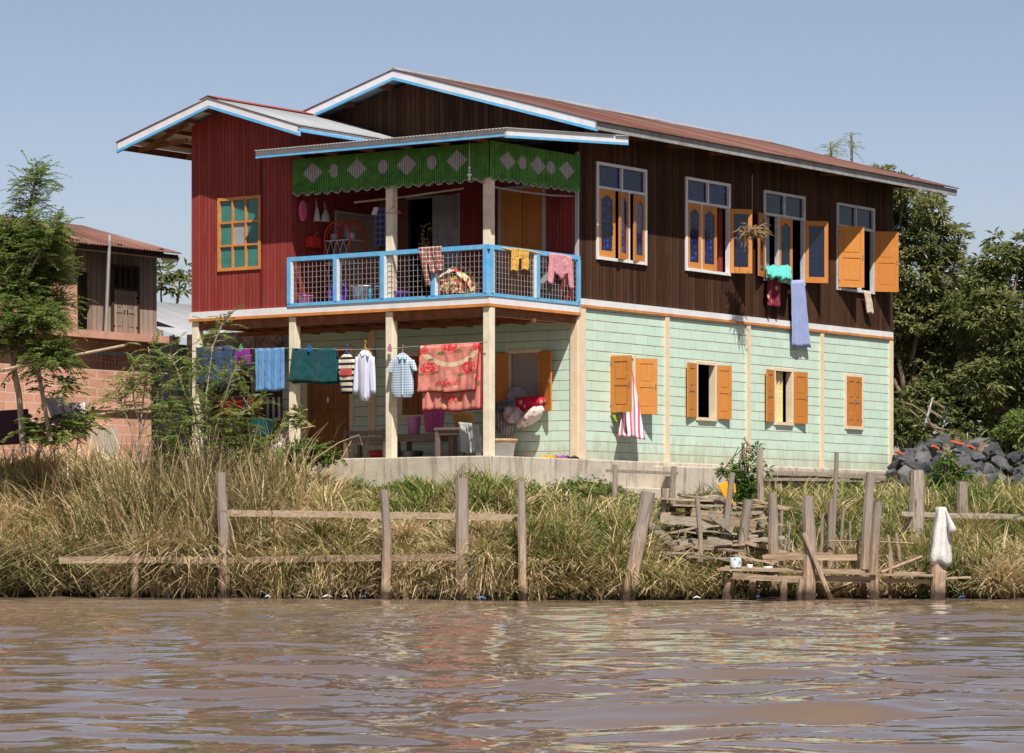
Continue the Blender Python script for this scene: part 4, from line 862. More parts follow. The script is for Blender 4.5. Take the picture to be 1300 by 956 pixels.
# sack hung over the table edge
tcl = sheetcloth('sack', 'grey white woven sack with faint blue print hung on the table by the corner pillar', 'sack', fabric('sack_cloth', (.36,.38,.38), (.16,.30,.34), 'flower', 2.2), F(583,536,.6), F(606,538,.6), F(612,574,.55), F(587,575,.55), amp=.03, nf=1.5, seed=12, thick=.03)
# bedding rolled on the sill of window
def roll(label, mat, a, b, r, name, cat, sq=.8, spiral=False):
    m = MB(); a, b = Vector(a), Vector(b); pts = [a + (b-a)*t for t in np.linspace(0, 1, 9)]; rr = [r*f_ for f_ in (.35,.8,.98,1.05,1.0,1.05,.96,.8,.4)] if not spiral else [r]*9
    pts = [a + (b-a)*t for t in np.linspace(0, 1, 25)]; rr = list(np.interp(np.linspace(0, 1, 25), np.linspace(0, 1, 9), rr)); n0 = len(m.v); m.tube(pts, rr, 30); cc = (a+b)/2
    m.v = [tuple(Vector(q) + (Vector(q)-cc).normalized()*r*(.30*mnoise.noise(Vector(q)*7) + .18*mnoise.noise(Vector(q)*17))) for q in m.v]
    return m.build(name, mat, label=label, cat=cat, smooth=True)
yb = D1 - .18
pal = fabric('pale_flowered', (.55,.47,.46), (.38,.16,.17), 'flower', 5)
roll('red spotted pillow on the window sill above the rolled bedding', fabric('red_pillow', (.55,.015,.05), (.75,.4,.4), 'flower', 7), F(651,515,yb), F(690,509,yb), .125, 'red_pillow', 'pillow')
roll('grey checked mattress rolled up, leftmost of the bedding in the front window', fabric('grey_checked', (.10,.10,.13), (.25,.22,.24), 'check', 9), F(622,519,yb), F(655,515,yb-.1), .11, 'rolled_mattress', 'mattress', spiral=True)
roll('brown and grey bedroll hanging lowest from the front window', fabric('brown_roll', (.20,.15,.14), (.36,.33,.33), 'vstripe', 14), F(627,526,yb-.1), F(645,548,yb-.15), .15, 'bedroll', 'bedroll', spiral=True)
roll('pale flowered pillow in the middle of the bedding heap', pal, F(640,524,yb-.15), F(664,530,yb-.15), .14, 'pale_pillow', 'pillow')
roll('pale flowered bolster slanting down at the right of the bedding heap', fabric('pale_bolster', (.60,.53,.50), (.42,.2,.2), 'flower', 8), F(657,540,yb-.2), F(690,518,yb-.1), .12, 'bolster', 'bolster')
roll('grey white quilt bulging inside the open front window', fabric('quilt', (.33,.32,.36), (.45,.3,.25), 'flower', 3), F(645,505,D1+.02), F(668,500,D1+.05), .17, 'quilt', 'quilt')
c_ = F(637, 577, 1.9); m = MB(); m.lathe([(.18,0),(.21,.02),(.25,.28),(.27,.29),(.25,.30),(.20,.05),(0,.04)], (c_.x, 1.9, ZS+.003), 22); t = m.build('bucket', flat('white_enamel', (.55,.56,.58), .35), label='white bucket covered by a straw tray, right of the corner pillar', cat='bucket', smooth=True)
m = MB(); m.lathe([(.0,0),(.27,.0),(.31,.05),(.29,.06),(.24,.03),(0,.05)], (c_.x, 1.9, ZS+.31), 22); m.build('tray', simple('straw', (.50,.33,.20), .8, .3, 20, .4), label='flat straw tray lying on the white bucket', cat='tray', smooth=True)
# slippers on the edge of the slab
sl_cols = [('yellow', (.65,.42,.02)), ('purple', (.35,.08,.35)), ('black', (.02,.02,.02))]
for k, (cn, col) in enumerate(sl_cols):
    c_ = Vector((.0+.02, 1.9+.36*k, ZS+.004)); m = MB()
    for dx in (-.13, .03):
        pts = [(c_.x+dx+.055*math.cos(a)*(1+.2*math.sin(a)), c_.y+.14*math.sin(a), c_.z) for a in np.linspace(0, 6.28, 15)[:-1]]; m.prism(pts, (0,0,.03)); 
        m.tube([(c_.x+dx-.05, c_.y, c_.z+.03), (c_.x+dx, c_.y+.03, c_.z+.055), (c_.x+dx+.05, c_.y, c_.z+.03)], .012, 5); m.tube([(c_.x+dx, c_.y+.03, c_.z+.052), (c_.x+dx, c_.y+.10, c_.z+.03)], .010, 5)
    m.build('slippers', flat('slip_'+cn, col, .5), label=f'pair of {cn} slippers on the slab edge beside the corner of the mint wall', cat='slippers')

# ---------------------------------------------------------------- washing at the windows
pkf = fabric('pink_white_curtain', (.72,.68,.70), (.62,.07,.14), 'vstripe', 7.5)
ya = 4.58
m = MB(); g_ = []
for j in range(24):
    v = j/23; lx = 800 + (783-800)*v if v > .5 else 801 - 6*v; w0 = (799.5 + (784-799.5)*v**1.2, 801 + (819-801)*v**.85)
    rw = []
    for i in range(26):
        u = i/25; px = w0[0] + (w0[1]-w0[0])*u; py = 466 + (556-466)*v - 2*math.sin(u*5)*v
        rw.append(S(px, py, .06 + .22*v**1.3 + .035*math.sin(u*13 + v*2)*(.2+v)))
    g_.append(rw)
m.grid(g_); m.build('curtain_cloth', pkf, label='white curtain with pink stripes spilling out of the first lower side window', cat='curtain', smooth=True, solid=.006, recalc=False)
sheetcloth('green_cloth', 'small lime green cloth end below the left shutter of the first lower side window', 'cloth', flat('lime', (.28,.42,.05), .9), S(777,527,.1), S(784,527,.12), S(786,536,.12), S(781,535,.12), amp=.005, nf=1, seed=31, out=(1,0,0))
m = MB(); a, b = 9.92, 10.34; m.grid([[(-.10+.025*math.sin(u*20), a+(b-a)*u*(1-.0*v), LZ1-.05-(LZ1-LZ0-.1)*v) for u in np.linspace(0,1,30)] for v in np.linspace(0,1,6)]); m.build('curtain', fabric('yellow_lace', (.62,.52,.22), (.75,.7,.5), 'flower', 18), house, smooth=True)
sheetcloth('turquoise_cloth', 'bunched turquoise cloth over the sill of the third upper window', 'cloth', fabric('turquoise', (.10,.50,.44)), S(973,339,.06), S(1004,338,.10), S(1006,356,.36), S(977,350,.30), amp=.05, nf=2.2, seed=14, out=(.6,0,.8), thick=.05)
sheetcloth('sarong', 'maroon patterned sarong hanging below the turquoise cloth', 'sarong', fabric('maroon_sarong', (.22,.02,.05), (.55,.35,.15), 'flower', 6, c3=(.35,.04,.25)), S(975,352,.14), S(990,353,.14), S(991,389,.12), S(974,388,.12), amp=.03, nf=1.5, seed=15, out=(1,0,0), thick=.03)
sheetcloth('towel', 'long lavender blue towel hanging from the sill of the third upper window', 'towel', fabric('lavender_towel', (.32,.38,.66)), S(1004,356,.14), S(1021,355,.14), S(1029,441,.10), S(1006,441,.10), amp=.014, nf=1.6, seed=16, out=(1,0,0), thick=.02)
sheetcloth('small_towel', 'small cream cloth hanging from the fourth upper window', 'cloth', fabric('cream_cloth', (.68,.55,.44)), S(1096,369,.10), S(1104,371,.14), S(1109,398,.12), S(1101,397,.10), amp=.012, nf=1, seed=17, out=(1,0,0), thick=.03)
# hanging dried plant
hp = thing('hanging_plant', 'dried twiggy plant hanging from the eave between second and third upper windows', 'plant', S(955, 300, .78))
m = MB(); rnd = random.Random(5); c_ = S(955, 296, .78)
for k in range(170):
    a, b_ = rnd.uniform(0, 6.28), rnd.gauss(0, .5); d = Vector((math.cos(a)*math.cos(b_), math.sin(a)*math.cos(b_), math.sin(b_)*.6)); L_ = rnd.uniform(.16, .36)
    s0 = c_ + Vector((rnd.gauss(0,.07), rnd.gauss(0,.07), rnd.gauss(0,.05))); m.tube([s0, s0+d*L_*.6+Vector((0,0,.03)), s0+d*L_+Vector((0,0,-.07*rnd.random()))], [.011,.008,.004], 4, caps=False)
for k in range(14):
    s0 = c_ + Vector((rnd.gauss(0,.1), rnd.gauss(0,.1), -.06)); m.tube([s0, s0+Vector((rnd.gauss(0,.06), rnd.gauss(0,.06), -rnd.uniform(.1,.35)))], [.008,.003], 4, caps=False)
m.build('twigs', flat('dry_twig', (.26,.17,.09), .9, var=.4), hp)
m = MB(); m.tube([c_, c_+Vector((0,0,1.15))], .006, 4); m.build('cord', flat('cord_brown', (.1,.05,.04)), hp)

# ---------------------------------------------------------------- balcony things
sheetcloth('tartan_shirt', 'red and green tartan shirt thrown over the front balcony rail', 'shirt', fabric('tartan', (.40,.04,.05), (.03,.10,.06), 'tartan', 12, c3=(.6,.55,.5)), F(531,315,-.075), F(560,313,-.075), F(561,344,-.09), F(545,348,-.10), amp=.02, nf=2, seed=40, back=(.8, 0))
m = MB(); m.grid([[F(532+6*u+ (9*v), 318+46*v, -.10-.02*math.sin(u*3.1)) for u in np.linspace(0,1,6)] for v in np.linspace(0,1,8)]); m.build('sleeve', M.get('x') or bpy.data.materials['tartan'], bpy.data.objects['tartan_shirt'], solid=.03, smooth=True, recalc=False)
def draped(name, label, cat, mat, pts, x=.075, **k): return sheetcloth(name, label, cat, mat, *[S(a, b, x) for a, b in pts], out=(1,0,0), **k)
ye_ = fabric('yellow_trousers', (.62,.36,.07))
t = draped('yellow_trousers', 'yellow trousers over the side balcony rail', 'trousers', ye_, [(650,315),(671,317),(671,329),(649,328)], amp=.012, nf=1.5, seed=41, thick=.02)
for pts in ([(649,327),(658,328),(657,344),(648.5,343)], [(662,328),(671,329),(671,343),(662.5,342)]):
    o = draped('leg', None, None, ye_, pts, amp=.012, nf=1, seed=42, thick=.02)
    mw = o.matrix_world.copy(); o.parent = t; o.matrix_parent_inverse = Matrix(); o.matrix_local = t.matrix_world.inverted() @ mw
m = MB(); m.tube([S(629,313,.02), S(650,318,.06), S(672,319,.05), S(688,323,.03)], .022, 6); m.build('yellow_cloth_strip', ye_, label='twisted yellow cloth strip along the side rail beside the yellow trousers', cat='cloth')
pkc = fabric('pink_knit', (.62,.27,.31))
t = draped('pink_cardigan', 'pink cardigan hanging over the right end of the side balcony rail', 'cardigan', pkc, [(699,321),(724,325),(722,345),(712,355)], amp=.02, nf=1.5, seed=43, thick=.02)
for pts in ([(698,321),(705,322),(702,361),(696,359)], [(719,325),(725,326),(729,367),(723,366)], [(699,322),(712,323),(712,354),(703,344)]):
    o = draped('sleeve', None, None, pkc, pts, x=.085, amp=.01, nf=1, seed=44, thick=.03)
    mw = o.matrix_world.copy(); o.parent = t; o.matrix_parent_inverse = Matrix(); o.matrix_local = t.matrix_world.inverted() @ mw
# heap of patterned quilts
m = MB(); c_ = F(580, 374, .42); g_ = []
for j in range(17):
    rw = []
    for i in range(33):
        a = 2*math.pi*i/32; v = j/16; r_ = .42*math.cos(v*1.5)*(1+.10*math.sin(a*5+v*3)+.06*math.sin(a*9)); rw.append(c_ + Vector((r_*math.cos(a)*1.05, r_*.8*math.sin(a), .50*math.sin(v*1.57)*(1+.08*math.sin(a*3)))))
    g_.append(rw)
m.grid(g_); m.build('quilt_heap', fabric('patchwork', (.45,.04,.03), (.60,.40,.10), 'patch', 18, c3=(.62,.52,.38)), label='heap of small-patterned red and yellow quilts behind the front balcony mesh', cat='quilt', smooth=True)
# red metal shelf with arches
et = thing('metal_shelf', 'red metal shelf with two arched ends and lattice, on the left of the balcony', 'shelf', F(430, 385, 1.0))
redm = flat('red_enamel', (.55,.045,.02), .4)
def archp(pxc, hw, top, base, y):
    a, b_ = F(pxc-hw, base, y), F(pxc+hw, base, y); t_ = F(pxc, top, y); r_ = (b_.x-a.x)/2; cx_ = (a.x+b_.x)/2; zc = t_.z - r_
    return [Vector((cx_-r_, y, 5.34))] + [Vector((cx_-r_*math.cos(q_), y, zc+r_*math.sin(q_))) for q_ in np.linspace(0, math.pi, 12)] + [Vector((cx_+r_, y, 5.34))], cx_, r_, zc
AR = []
for y_ in (.75, 1.25):
    pts, cx_, r_, zc = archp(428 if y_ < 1 else 446, 16, 281, 378, y_); AR.append((cx_, r_, zc))
    MB().tube(pts, .017, 7).build('arch', redm, et, smooth=True)
    m = MB(); m.tube([p if i in (0, len(pts)-1) else Vector((cx_+(p.x-cx_)*.8, y_, zc+(p.z-zc)*.8)) for i, p in enumerate(pts)][1:-1], .007, 5); 
    for k in range(8): q_ = math.pi*k/7; m.tube([(cx_, y_, zc), (cx_-r_*math.cos(q_), y_, zc+r_*math.sin(q_))], .005, 4)
    m.build('scroll_work', redm, et)
for k, z_ in enumerate((6.62, 6.2, 5.8, 5.45)):
    (c0, r0, _), (c1, r1, _) = AR; m = MB(); m.add([(c0-r0,.75,z_),(c0+r0,.75,z_),(c1+r1,1.25,z_),(c1-r1,1.25,z_)], [(0,1,2,3)]); m.build('shelf_board', flat('wire_white', (.5,.5,.5)), et, solid=.02)
m = MB()
for z0, z1 in ((6.2, 6.62), (5.45, 5.8), (5.8, 6.2)):
    c0, r0, _ = AR[0]
    for k in range(4):
        xa = c0-r0+2*r0*k/4; xb = xa+r0/2; m.tube([(xa,.745,z0),(xb,.745,z1)], .006, 4); m.tube([(xb,.745,z0),(xa,.745,z1)], .006, 4)
m.build('lattice', flat('wire_white', (.5,.5,.5)), et)
def bottle(label, mat, cx, base, y, r, h, name='bottle', cat='bottle'):
    c_ = F(cx, base, y); m = MB(); m.lathe([(0,0),(r,0),(r,h*.65),(r*.4,h*.82),(r*.4,h),(0,h)], (c_.x, y, c_.z), 14); return m.build(name, mat, label=label, cat=cat, smooth=True)
c0 = AR[0][0]
m = MB(); m.lathe([(0,0),(.06,0),(.06,.18),(.03,.24),(.03,.3),(0,.3)], (c0+.03, 1.0, 6.635), 12); m.build('bottle', flat('blue_clear', (.10,.28,.42), .2), label='blue clear bottle on the top board of the red shelf', cat='bottle', smooth=True)
for k, (dx, col) in enumerate(((-.22,(.45,.5,.55)), (.17,(.55,.56,.58)))):
    m = MB(); m.lathe([(0,0),(.075,0),(.085,.13),(.07,.13),(.06,.02),(0,.02)], (c0+dx, .95, 6.635), 12); m.build('cup', flat('cup%d' % k, col, .3), label=['pale blue cup at the left of the red shelf top', 'white cup at the right of the red shelf top'][k], cat='cup', smooth=True)
m = MB(); m.lathe([(0,0),(.13,0),(.15,.18),(.14,.18),(.12,.02),(0,.02)], (c0+.05, 1.0, 6.215), 14); m.build('tin', flat('yellow_tin', (.50,.42,.05), .4), label='yellow tub on the second board of the red shelf', cat='tub', smooth=True)
# tubs and pots on the balcony floor
def tub(label, col, px, y, r, h, name='tub', tilt=False, mat=None):
    c_ = F(px, 380, y); m = MB(); pr = [(r*.75,0),(r*.80,.02),(r*.98,h-.03),(r*1.06,h-.02),(r*1.06,h),(r*.95,h-.01),(r*.74,.03),(0,.02)]
    if tilt: m.rings([[Vector((c_.x + a_*math.cos(q_), y - zz_, 5.34 + r*1.05 + a_*math.sin(q_))) for q_ in np.linspace(0, 6.283, 21)[:-1]] for a_, zz_ in pr], 0, False)
    else: m.lathe(pr, (c_.x, y, 5.34), 20)
    return m.build(name, mat or flat(name+'_%d' % px, col, .4), label=label, cat=name, smooth=True)
tub('pink plastic tub on the balcony floor by the red wall', (.65,.16,.34), 388, .14, .15, .22)
tub('purple basin standing on its edge behind the first balcony mesh', (.16,.05,.45), 433, .12, .20, .10, 'basin', True)
tub('large shiny steel cauldron behind the second balcony mesh', None, 463, .30, .27, .34, 'cauldron', mat=M['steel'])
tub('violet plastic bucket at the foot of the middle balcony post', (.20,.08,.45), 509, .25, .20, .20, 'bucket')
c_ = F(474, 384, .3); m = MB(); m.lathe([(0,0),(.045,0),(.045,.28),(.02,.32),(.03,.36),(0,.36)], (c_.x, .2, 5.34), 12); m.build('bottle', flat('aqua_bottle', (.05,.35,.55), .4), label='bright aqua bottle beside the steel cauldron', cat='bottle', smooth=True)
c_ = F(372, 384, .2); m = MB(); m.box(c_.x, c_.x+.11, .15, .3, 5.34, 5.58); m.box(c_.x-.01, c_.x+.12, .14, .31, 5.582, 5.61); m.build('carton', flat('carton', (.45,.30,.15), .8), label='small brown carton in the left corner of the balcony', cat='carton')
# grey basket-like stool on the right side of the balcony
c_ = S(710, 384, -.35); m = MB(); m.box(-.55, -.2, 2.1, 2.5, 5.34, 5.72); 
for k in range(6): m.box(-.19, -.17, 2.1+.07*k, 2.14+.07*k, 5.36, 5.70)
m.build('crate', simple('grey_slat', (.20,.17,.13), .8, .3, 9, .3), label='grey slatted crate under the pink cardigan', cat='crate')
m = MB(); g_ = [[Vector((-.37+.22*math.cos(a)*(1-v*.8), 2.3+.22*math.sin(a)*(1-v*.8), 5.725+.32*v)) for a in np.linspace(0, 6.283, 15)] for v in np.linspace(0, 1, 6)]; m.grid(g_); m.build('grey_bag', flat('grey_bag_cloth', (.17,.17,.18), .9), label='pointed grey bag on the slatted crate', cat='bag', smooth=True)
# hung on the red side wall
def wallx(px, py): return S(px, py, -4.50)
c_ = wallx(382, 268); m = MB(); pts = [(-4.49, c_.y+.10*math.cos(a), c_.z+.20*math.sin(a)*(1 if abs(math.sin(a)) < 2 else 1)) for a in np.linspace(0, 6.283, 21)[:-1]]; m.prism(pts, (.07,0,0)); m.build('washtub', flat('pink_tub', (.60,.12,.22), .4), label='oval pink wash tub hanging on the red side wall', cat='wash tub', bevel=.02)
for k, (px, py, w_, h_) in enumerate(((398,272,.07,.28), (409,274,.14,.24))):
    c_ = wallx(px, py); m = MB(); m.rings([[Vector((-4.42+.06*math.sin(a)*(.4+v), c_.y+w_*math.cos(a)*(.25+.9*v if v<.8 else .8), c_.z+h_/2-h_*v)) for a in np.linspace(0,6.283,13)[:-1]] for v in np.linspace(0,1,6)]); m.tube([(-4.43,c_.y-.03,c_.z+h_/2), (-4.45,c_.y,c_.z+h_/2+.16), (-4.43,c_.y+.03,c_.z+h_/2)], .008, 4)
    m.build('plastic_bag', flat('bag_white', (.5,.48,.48), .5), label=['slim white plastic bag on the red side wall', 'round white plastic bag on the red side wall'][k], cat='bag', smooth=True)
c_ = wallx(393, 308); m = MB(); m.box(-4.5, -4.33, c_.y-.14, c_.y+.14, c_.z-.1, c_.z+.1); m.tube([(-4.42, c_.y+.02, c_.z+.1), (-4.38, c_.y+.10, c_.z+.2)], .02, 6); m.build('wall_tin', flat('red_tin', (.5,.03,.02), .4), label='small red tin fixed to the red side wall beside the shelf', cat='tin', bevel=.015)
# poles for washing inside the balcony
m = MB(); m.tube([F(450,257,.4), F(520,249,.4), F(588,239,.4)], .02, 7); m.build('bamboo_pole', M['bamboo'], label='bamboo pole hung behind the front valance of the balcony', cat='pole')
m = MB(); m.tube([S(600,226,-.1), S(624,237,-.1), S(660,243,-.12), S(700,248,-.12), S(731,249,-.1)], .018, 6); m.build('rope', flat('grey_rope', (.33,.29,.28), .9), label='slack grey rope behind the side valance of the balcony', cat='rope')
garment('dark_shirt', 'navy shirt with white sleeve hanging in the balcony behind the middle post', 'shirt', [fabric('navy_shirt', (.02,.025,.06), (.10,.11,.2), 'check', 9), fabric('white_sleeve', (.55,.54,.56))], [
    [row(484,496,262,.03,.42), row(476,503,268,.06,.42), row(475,502,290,.06,.42), row(475,500,312,.05,.42)], [row(475,481,263,.04,.36), row(472,478,273,.05,.34)]])
hanger(500, 262, flat('pink_hanger', (.55,.24,.26)), 'empty pink hanger beside the middle balcony post', y=.0, w_=9)
m = MB(); c_ = F(596, 178, -.16)
m.tube([F(596,178,-.16), F(596,214,-.16)], .004, 4)
for k, (py, r_) in enumerate(((213,.028), (217,.024), (222,.045), (227,.03))): q_ = F(596, py, -.16); m.lathe([(0,-r_),(r_*.8,-r_*.5),(r_,0),(r_*.8,r_*.5),(0,r_)], q_, 10)
m.build('wind_chime', flat('shell_white', (.75,.74,.72), .4), label='little white bell string hanging before the front valance', cat='wind chime', smooth=True)
# flowers standing in the dark doorway
dp = thing('dried_flowers', 'tall dry yellow flower bunch in the dark balcony doorway', 'flowers', F(545, 370, 2.4))
m = MB(); rnd = random.Random(11); base = F(546, 365, 2.4)
for k in range(26):
    tp = F(rnd.uniform(534, 556), rnd.uniform(286, 330), 2.4+rnd.uniform(-.15,.15)); m.tube([base, (base+tp)/2+Vector((rnd.gauss(0,.04),0,0)), tp], .005, 4, caps=False)
    for q_ in range(4): s_ = tp + Vector((rnd.gauss(0,.03), rnd.gauss(0,.03), rnd.gauss(0,.04))); m.lathe([(0,-.02),(.022,0),(0,.02)], s_, 5, 1)
m.build('stems', [flat('straw_stem', (.35,.27,.10)), flat('flower_yellow', (.55,.42,.16), .9)], dp)
m = MB(); m.lathe([(.0,0),(.10,0),(.14,.18),(.07,.32),(.08,.36),(0,.3)], (base.x, 2.4, 5.34), 14); m.build('vase', flat('dark_vase', (.05,.06,.09), .3), dp, smooth=True)

# ================================================================ RIVERSIDE TIMBER
def gz(X, Y): return float(ground(X, Y))
def stake(px, pt, pb, Y, r=.05, px_top=None, **k):
    """weathered post: foot at pixel (px,pb), head at (px_top,pt), depth Y"""
    a, b = W(px, pb, Y), W(px_top or px, pt, Y); a.z -= .25; rnd = random.Random(int(px*7+pt)); n_ = 8; L_ = (b-a).length
    ox, oy = rnd.uniform(-.03,.03)*L_, rnd.uniform(-.02,.02)*L_
    pts = [a + (b-a)*t + Vector((ox*math.sin(t*3.1+.4)+rnd.gauss(0,.004), oy*math.sin(t*4), 0)) for t in np.linspace(0, 1, n_)]
    random.seed(int(px)); m = MB(); m.tube(pts, [r*(1.12-.2*t+rnd.uniform(-.05,.05)) for t in np.linspace(0, 1, n_)], 9, jit=.09); return m
def plank(a, b, w_=.12, h_=.03, roll_=0):
    m = MB(); up = Vector((math.sin(roll_), 0, math.cos(roll_))); m.beam(a, b, w_, h_, up=up); return m
def wobble_plank(a, b, w_, h_, seed=0):
    a, b = Vector(a), Vector(b); rnd = random.Random(seed); d = (b-a).normalized(); x = d.cross(Vector((0,0,1))).normalized(); u = x.cross(d); m = MB(); rs = []
    for i in range(9):
        t = i/8; c_ = a + (b-a)*t + u*(rnd.gauss(0,.002) + .006*math.sin(t*5+seed)); ww = w_/2*(1+rnd.uniform(-.06,.06)); hh = h_/2*(1+rnd.uniform(-.15,.15))
        rs.append([c_-x*ww-u*hh, c_+x*ww-u*hh, c_+x*ww+u*hh, c_-x*ww+u*hh])
    m.rings(rs); return m
fe = thing('river_fence', 'old rail fence of five weathered posts standing at the water left of centre', 'fence', (-2.5, 54.9, 0), 'W')
FD = [(281,600,757,56.1,.095), (487,622,760,54.6,.075), (588,607,762,54.2,.115), (665,611,760,53.95,.07), (172,702,757,56.0,.07)]
for px, pt, pb, Y, r_ in FD: stake(px, pt, pb, Y, r_, px_top={588:586,665:661,487:489}.get(px)).build('post', M['oldwood'], fe, smooth=False)
for (x0, y0, x1, y1, Ya, Yb) in [(288,651,663,657,56.25,54.4), (75,711,281,711,55.9,55.95), (275,711,598,707,56.2,54.05)]:
    wobble_plank(W(x0,y0,Ya), W(x1,y1,Yb), .05, .11, int(x0)).build('rail', M['hboard'], fe)
stake(794, 625, 752, 53.8, .12, px_top=823).build('leaning_post', M['oldwood'], frame='W', label='thick leaning post at the water between the fence and the plank heap', cat='post')
rq = random.Random(55)
for k in range(16):
    X_ = rq.choice((rq.uniform(-4.8, 2.6), rq.uniform(2.6, 8))); Y_ = float(shore(X_)) - rq.uniform(.02, .5); m = MB(); c_ = Vector((X_, Y_, .03)); s_ = rq.uniform(.03, .10)
    m.tube([c_+Vector((-s_, rq.uniform(-.03,.03), 0)), c_+Vector((0, 0, .02)), c_+Vector((s_, rq.uniform(-.03,.03), .0))], [.006, s_*.28, .006], 6, jit=.3)
    m.build('scrap', [flat('litter_white', (.6,.6,.6)), flat('litter_blue', (.08,.22,.45)), flat('litter_leaf', (.16,.22,.05)), flat('litter_brown', (.2,.14,.08))][k % 4], frame='W', label='small scrap of litter floating along the bank', cat='scrap', group='scraps at the waterline')
# bag-like pile beside the big fence post
m = MB(); a = W(604, 762, 54.1)
for k, (px, py, r_) in enumerate(((604,755,.10), (606,742,.09), (601,727,.11), (606,713,.10))):
    c_ = W(px, py, 54.15); m.tube([c_+Vector((-.09,0,-.06)), c_+Vector((-.04,0,.02)), c_+Vector((.05,0,.03)), c_+Vector((.1,0,-.05))], [.05,r_,r_,.05], 9, jit=.08)
m.build('cloth_bundle', fabric('greygreen_cloth', (.24,.23,.15)), frame='W', label='stack of grey green cloth bundles against the thickest fence post', cat='bundle', smooth=True)
# right-hand fence
f2 = thing('back_fence', 'low fence of two thick posts and one rail among the grass on the right', 'fence', (7.3, 57.5, .7), 'W')
stake(1167, 597, 712, 57.0, .135, px_top=1163).build('post', M['greywood'], f2); stake(1222, 612, 700, 57.8, .11, px_top=1221).build('post', M['greywood'], f2)
wobble_plank(W(1144,652,56.8), W(1330,658,57.9), .05, .09, 4).build('rail', M['hgrey'], f2)
# loose stakes
STK = [(855,592,640,57.0,.055,None,'short dark squared post by the concrete wall, left of the yellow can'), (841,620,690,56.6,.055,843,'stubby post beside the plank heap, left end'),
 (887,632,708,55.2,.042,886,'thin stake in the middle of the plank heap'), (921,600,700,56.0,.055,929,'pale post standing against the yellow can'),
 (906,634,725,55.6,.09,949,None), (969,620,668,57.5,.06,966,None), (981,626,756,55.0,.085,981,'stout post with a narrow grey top behind the jetty deck'),
 (1043,652,722,55.6,.03,1044,'left one of two thin stakes behind the thick jetty post'), (1055,636,722,55.7,.05,1054,'taller one of two stakes behind the thick jetty post'),
 (1054,574,708,56.0,.04,1063,'tall slim dark pole leaning right, before the far mint wall'), (1098,600,726,55.2,.085,1105,'bowed post behind the jetty deck near the right boards'),
 (1130,700,757,54.2,.03,1130,'thin short stake before the right part of the jetty'), (872,640,690,57.0,.05,873,'small stump behind the plank heap'), (990,648,700,56.5,.03,992,'twiggy stake right of the stout narrow-topped post'),
 (780,590,640,58.3,.05,781,'short stump below the concrete ledge beside the slab')]
for px, pt, pb, Y, r_, pxt, lab in STK:
    if px == 906: lab, pxt = 'post leaning right, between the yellow can and the jetty', 838+0*px; pxt = 838; px = 825
    if px == 825: continue
    if px == 969: lab, pxt = 'dark grey leaning stake beside the leafy plant', 964; pt = 568
    stake(px, pt, pb, Y, r_, px_top=pxt).build('stake', M['oldwood' if Y < 56.5 else 'greywood'], frame='W', label=lab, cat='stake')
stake(938, 634, 720, 55.6, .085, px_top=950).build('stake', M['oldwood'], frame='W', label='broad post leaning right, between the yellow can and the jetty', cat='stake')
# jetty
jt = thing('jetty', 'low plank jetty on uneven posts at the water on the right', 'jetty', (4.8, 54.5, 0), 'W')
def J(m, nm='leg', mt='oldwood'): return m.build(nm, M[mt], jt)
for px, pt, pb, Y, r_, pxt in [(1024,630,762,53.9,.105,1026), (1113,637,760,54.0,.075,1114), (1188,690,757,54.2,.13,1190), (922,735,760,54.1,.09,926), (955,735,762,54.3,.06,955), (995,735,765,53.9,.06,995), (1039,735,755,54.9,.06,1039), (1098,735,762,54.6,.05,1096), (1016,735,762,53.8,.05,1017)]:
    J(stake(px, pt, pb, Y, r_, px_top=pxt))
for k, (x0, y0, x1, y1, Y, w_) in enumerate([(910,723,1112,728,54.0,.22), (914,721.5,1110,726,54.3,.2), (920,720,1108,724.5,54.6,.2), (1108,729,1185,731,54.1,.25), (1115,727,1190,729,54.4,.22), (1186,735,1232,733,54.3,.2), (1135,727,1180,727,54.7,.2)]):
    J(wobble_plank(W(x0,y0,Y), W(x1,y1,Y), w_, .035, k), 'deck_plank', 'hboard')
for k, (x0, y0, x1, y1, Y, hh) in enumerate([(930,731,1022,736,53.9,.10), (1028,733,1110,737,54.0,.10), (1120,736,1190,740,54.2,.07), (968,708,1055,705,54.8,.12), (1030,709,1088,707,54.7,.10)]):
    J(wobble_plank(W(x0,y0,Y), W(x1,y1,Y), .05, hh, k+9), 'beam', 'hboard')
J(MB().tube([W(1020,677,53.8), W(1035,712,53.75), W(1055,762,53.7)], [.05,.045,.05], 7, jit=.06), 'brace')
J(MB().tube([W(1052,687,55.6), W(1100,687,55.5), W(1160,690,55.6)], .012, 5), 'cross_pole', 'oldwood'); J(MB().tube([W(1118,727,54.1), W(1170,707,54.6)], .03, 6, jit=.08), 'cross_pole')
J(MB().tube([W(1050,755,54.9), W(1085,738,54.9)], .03, 6, jit=.08), 'brace')
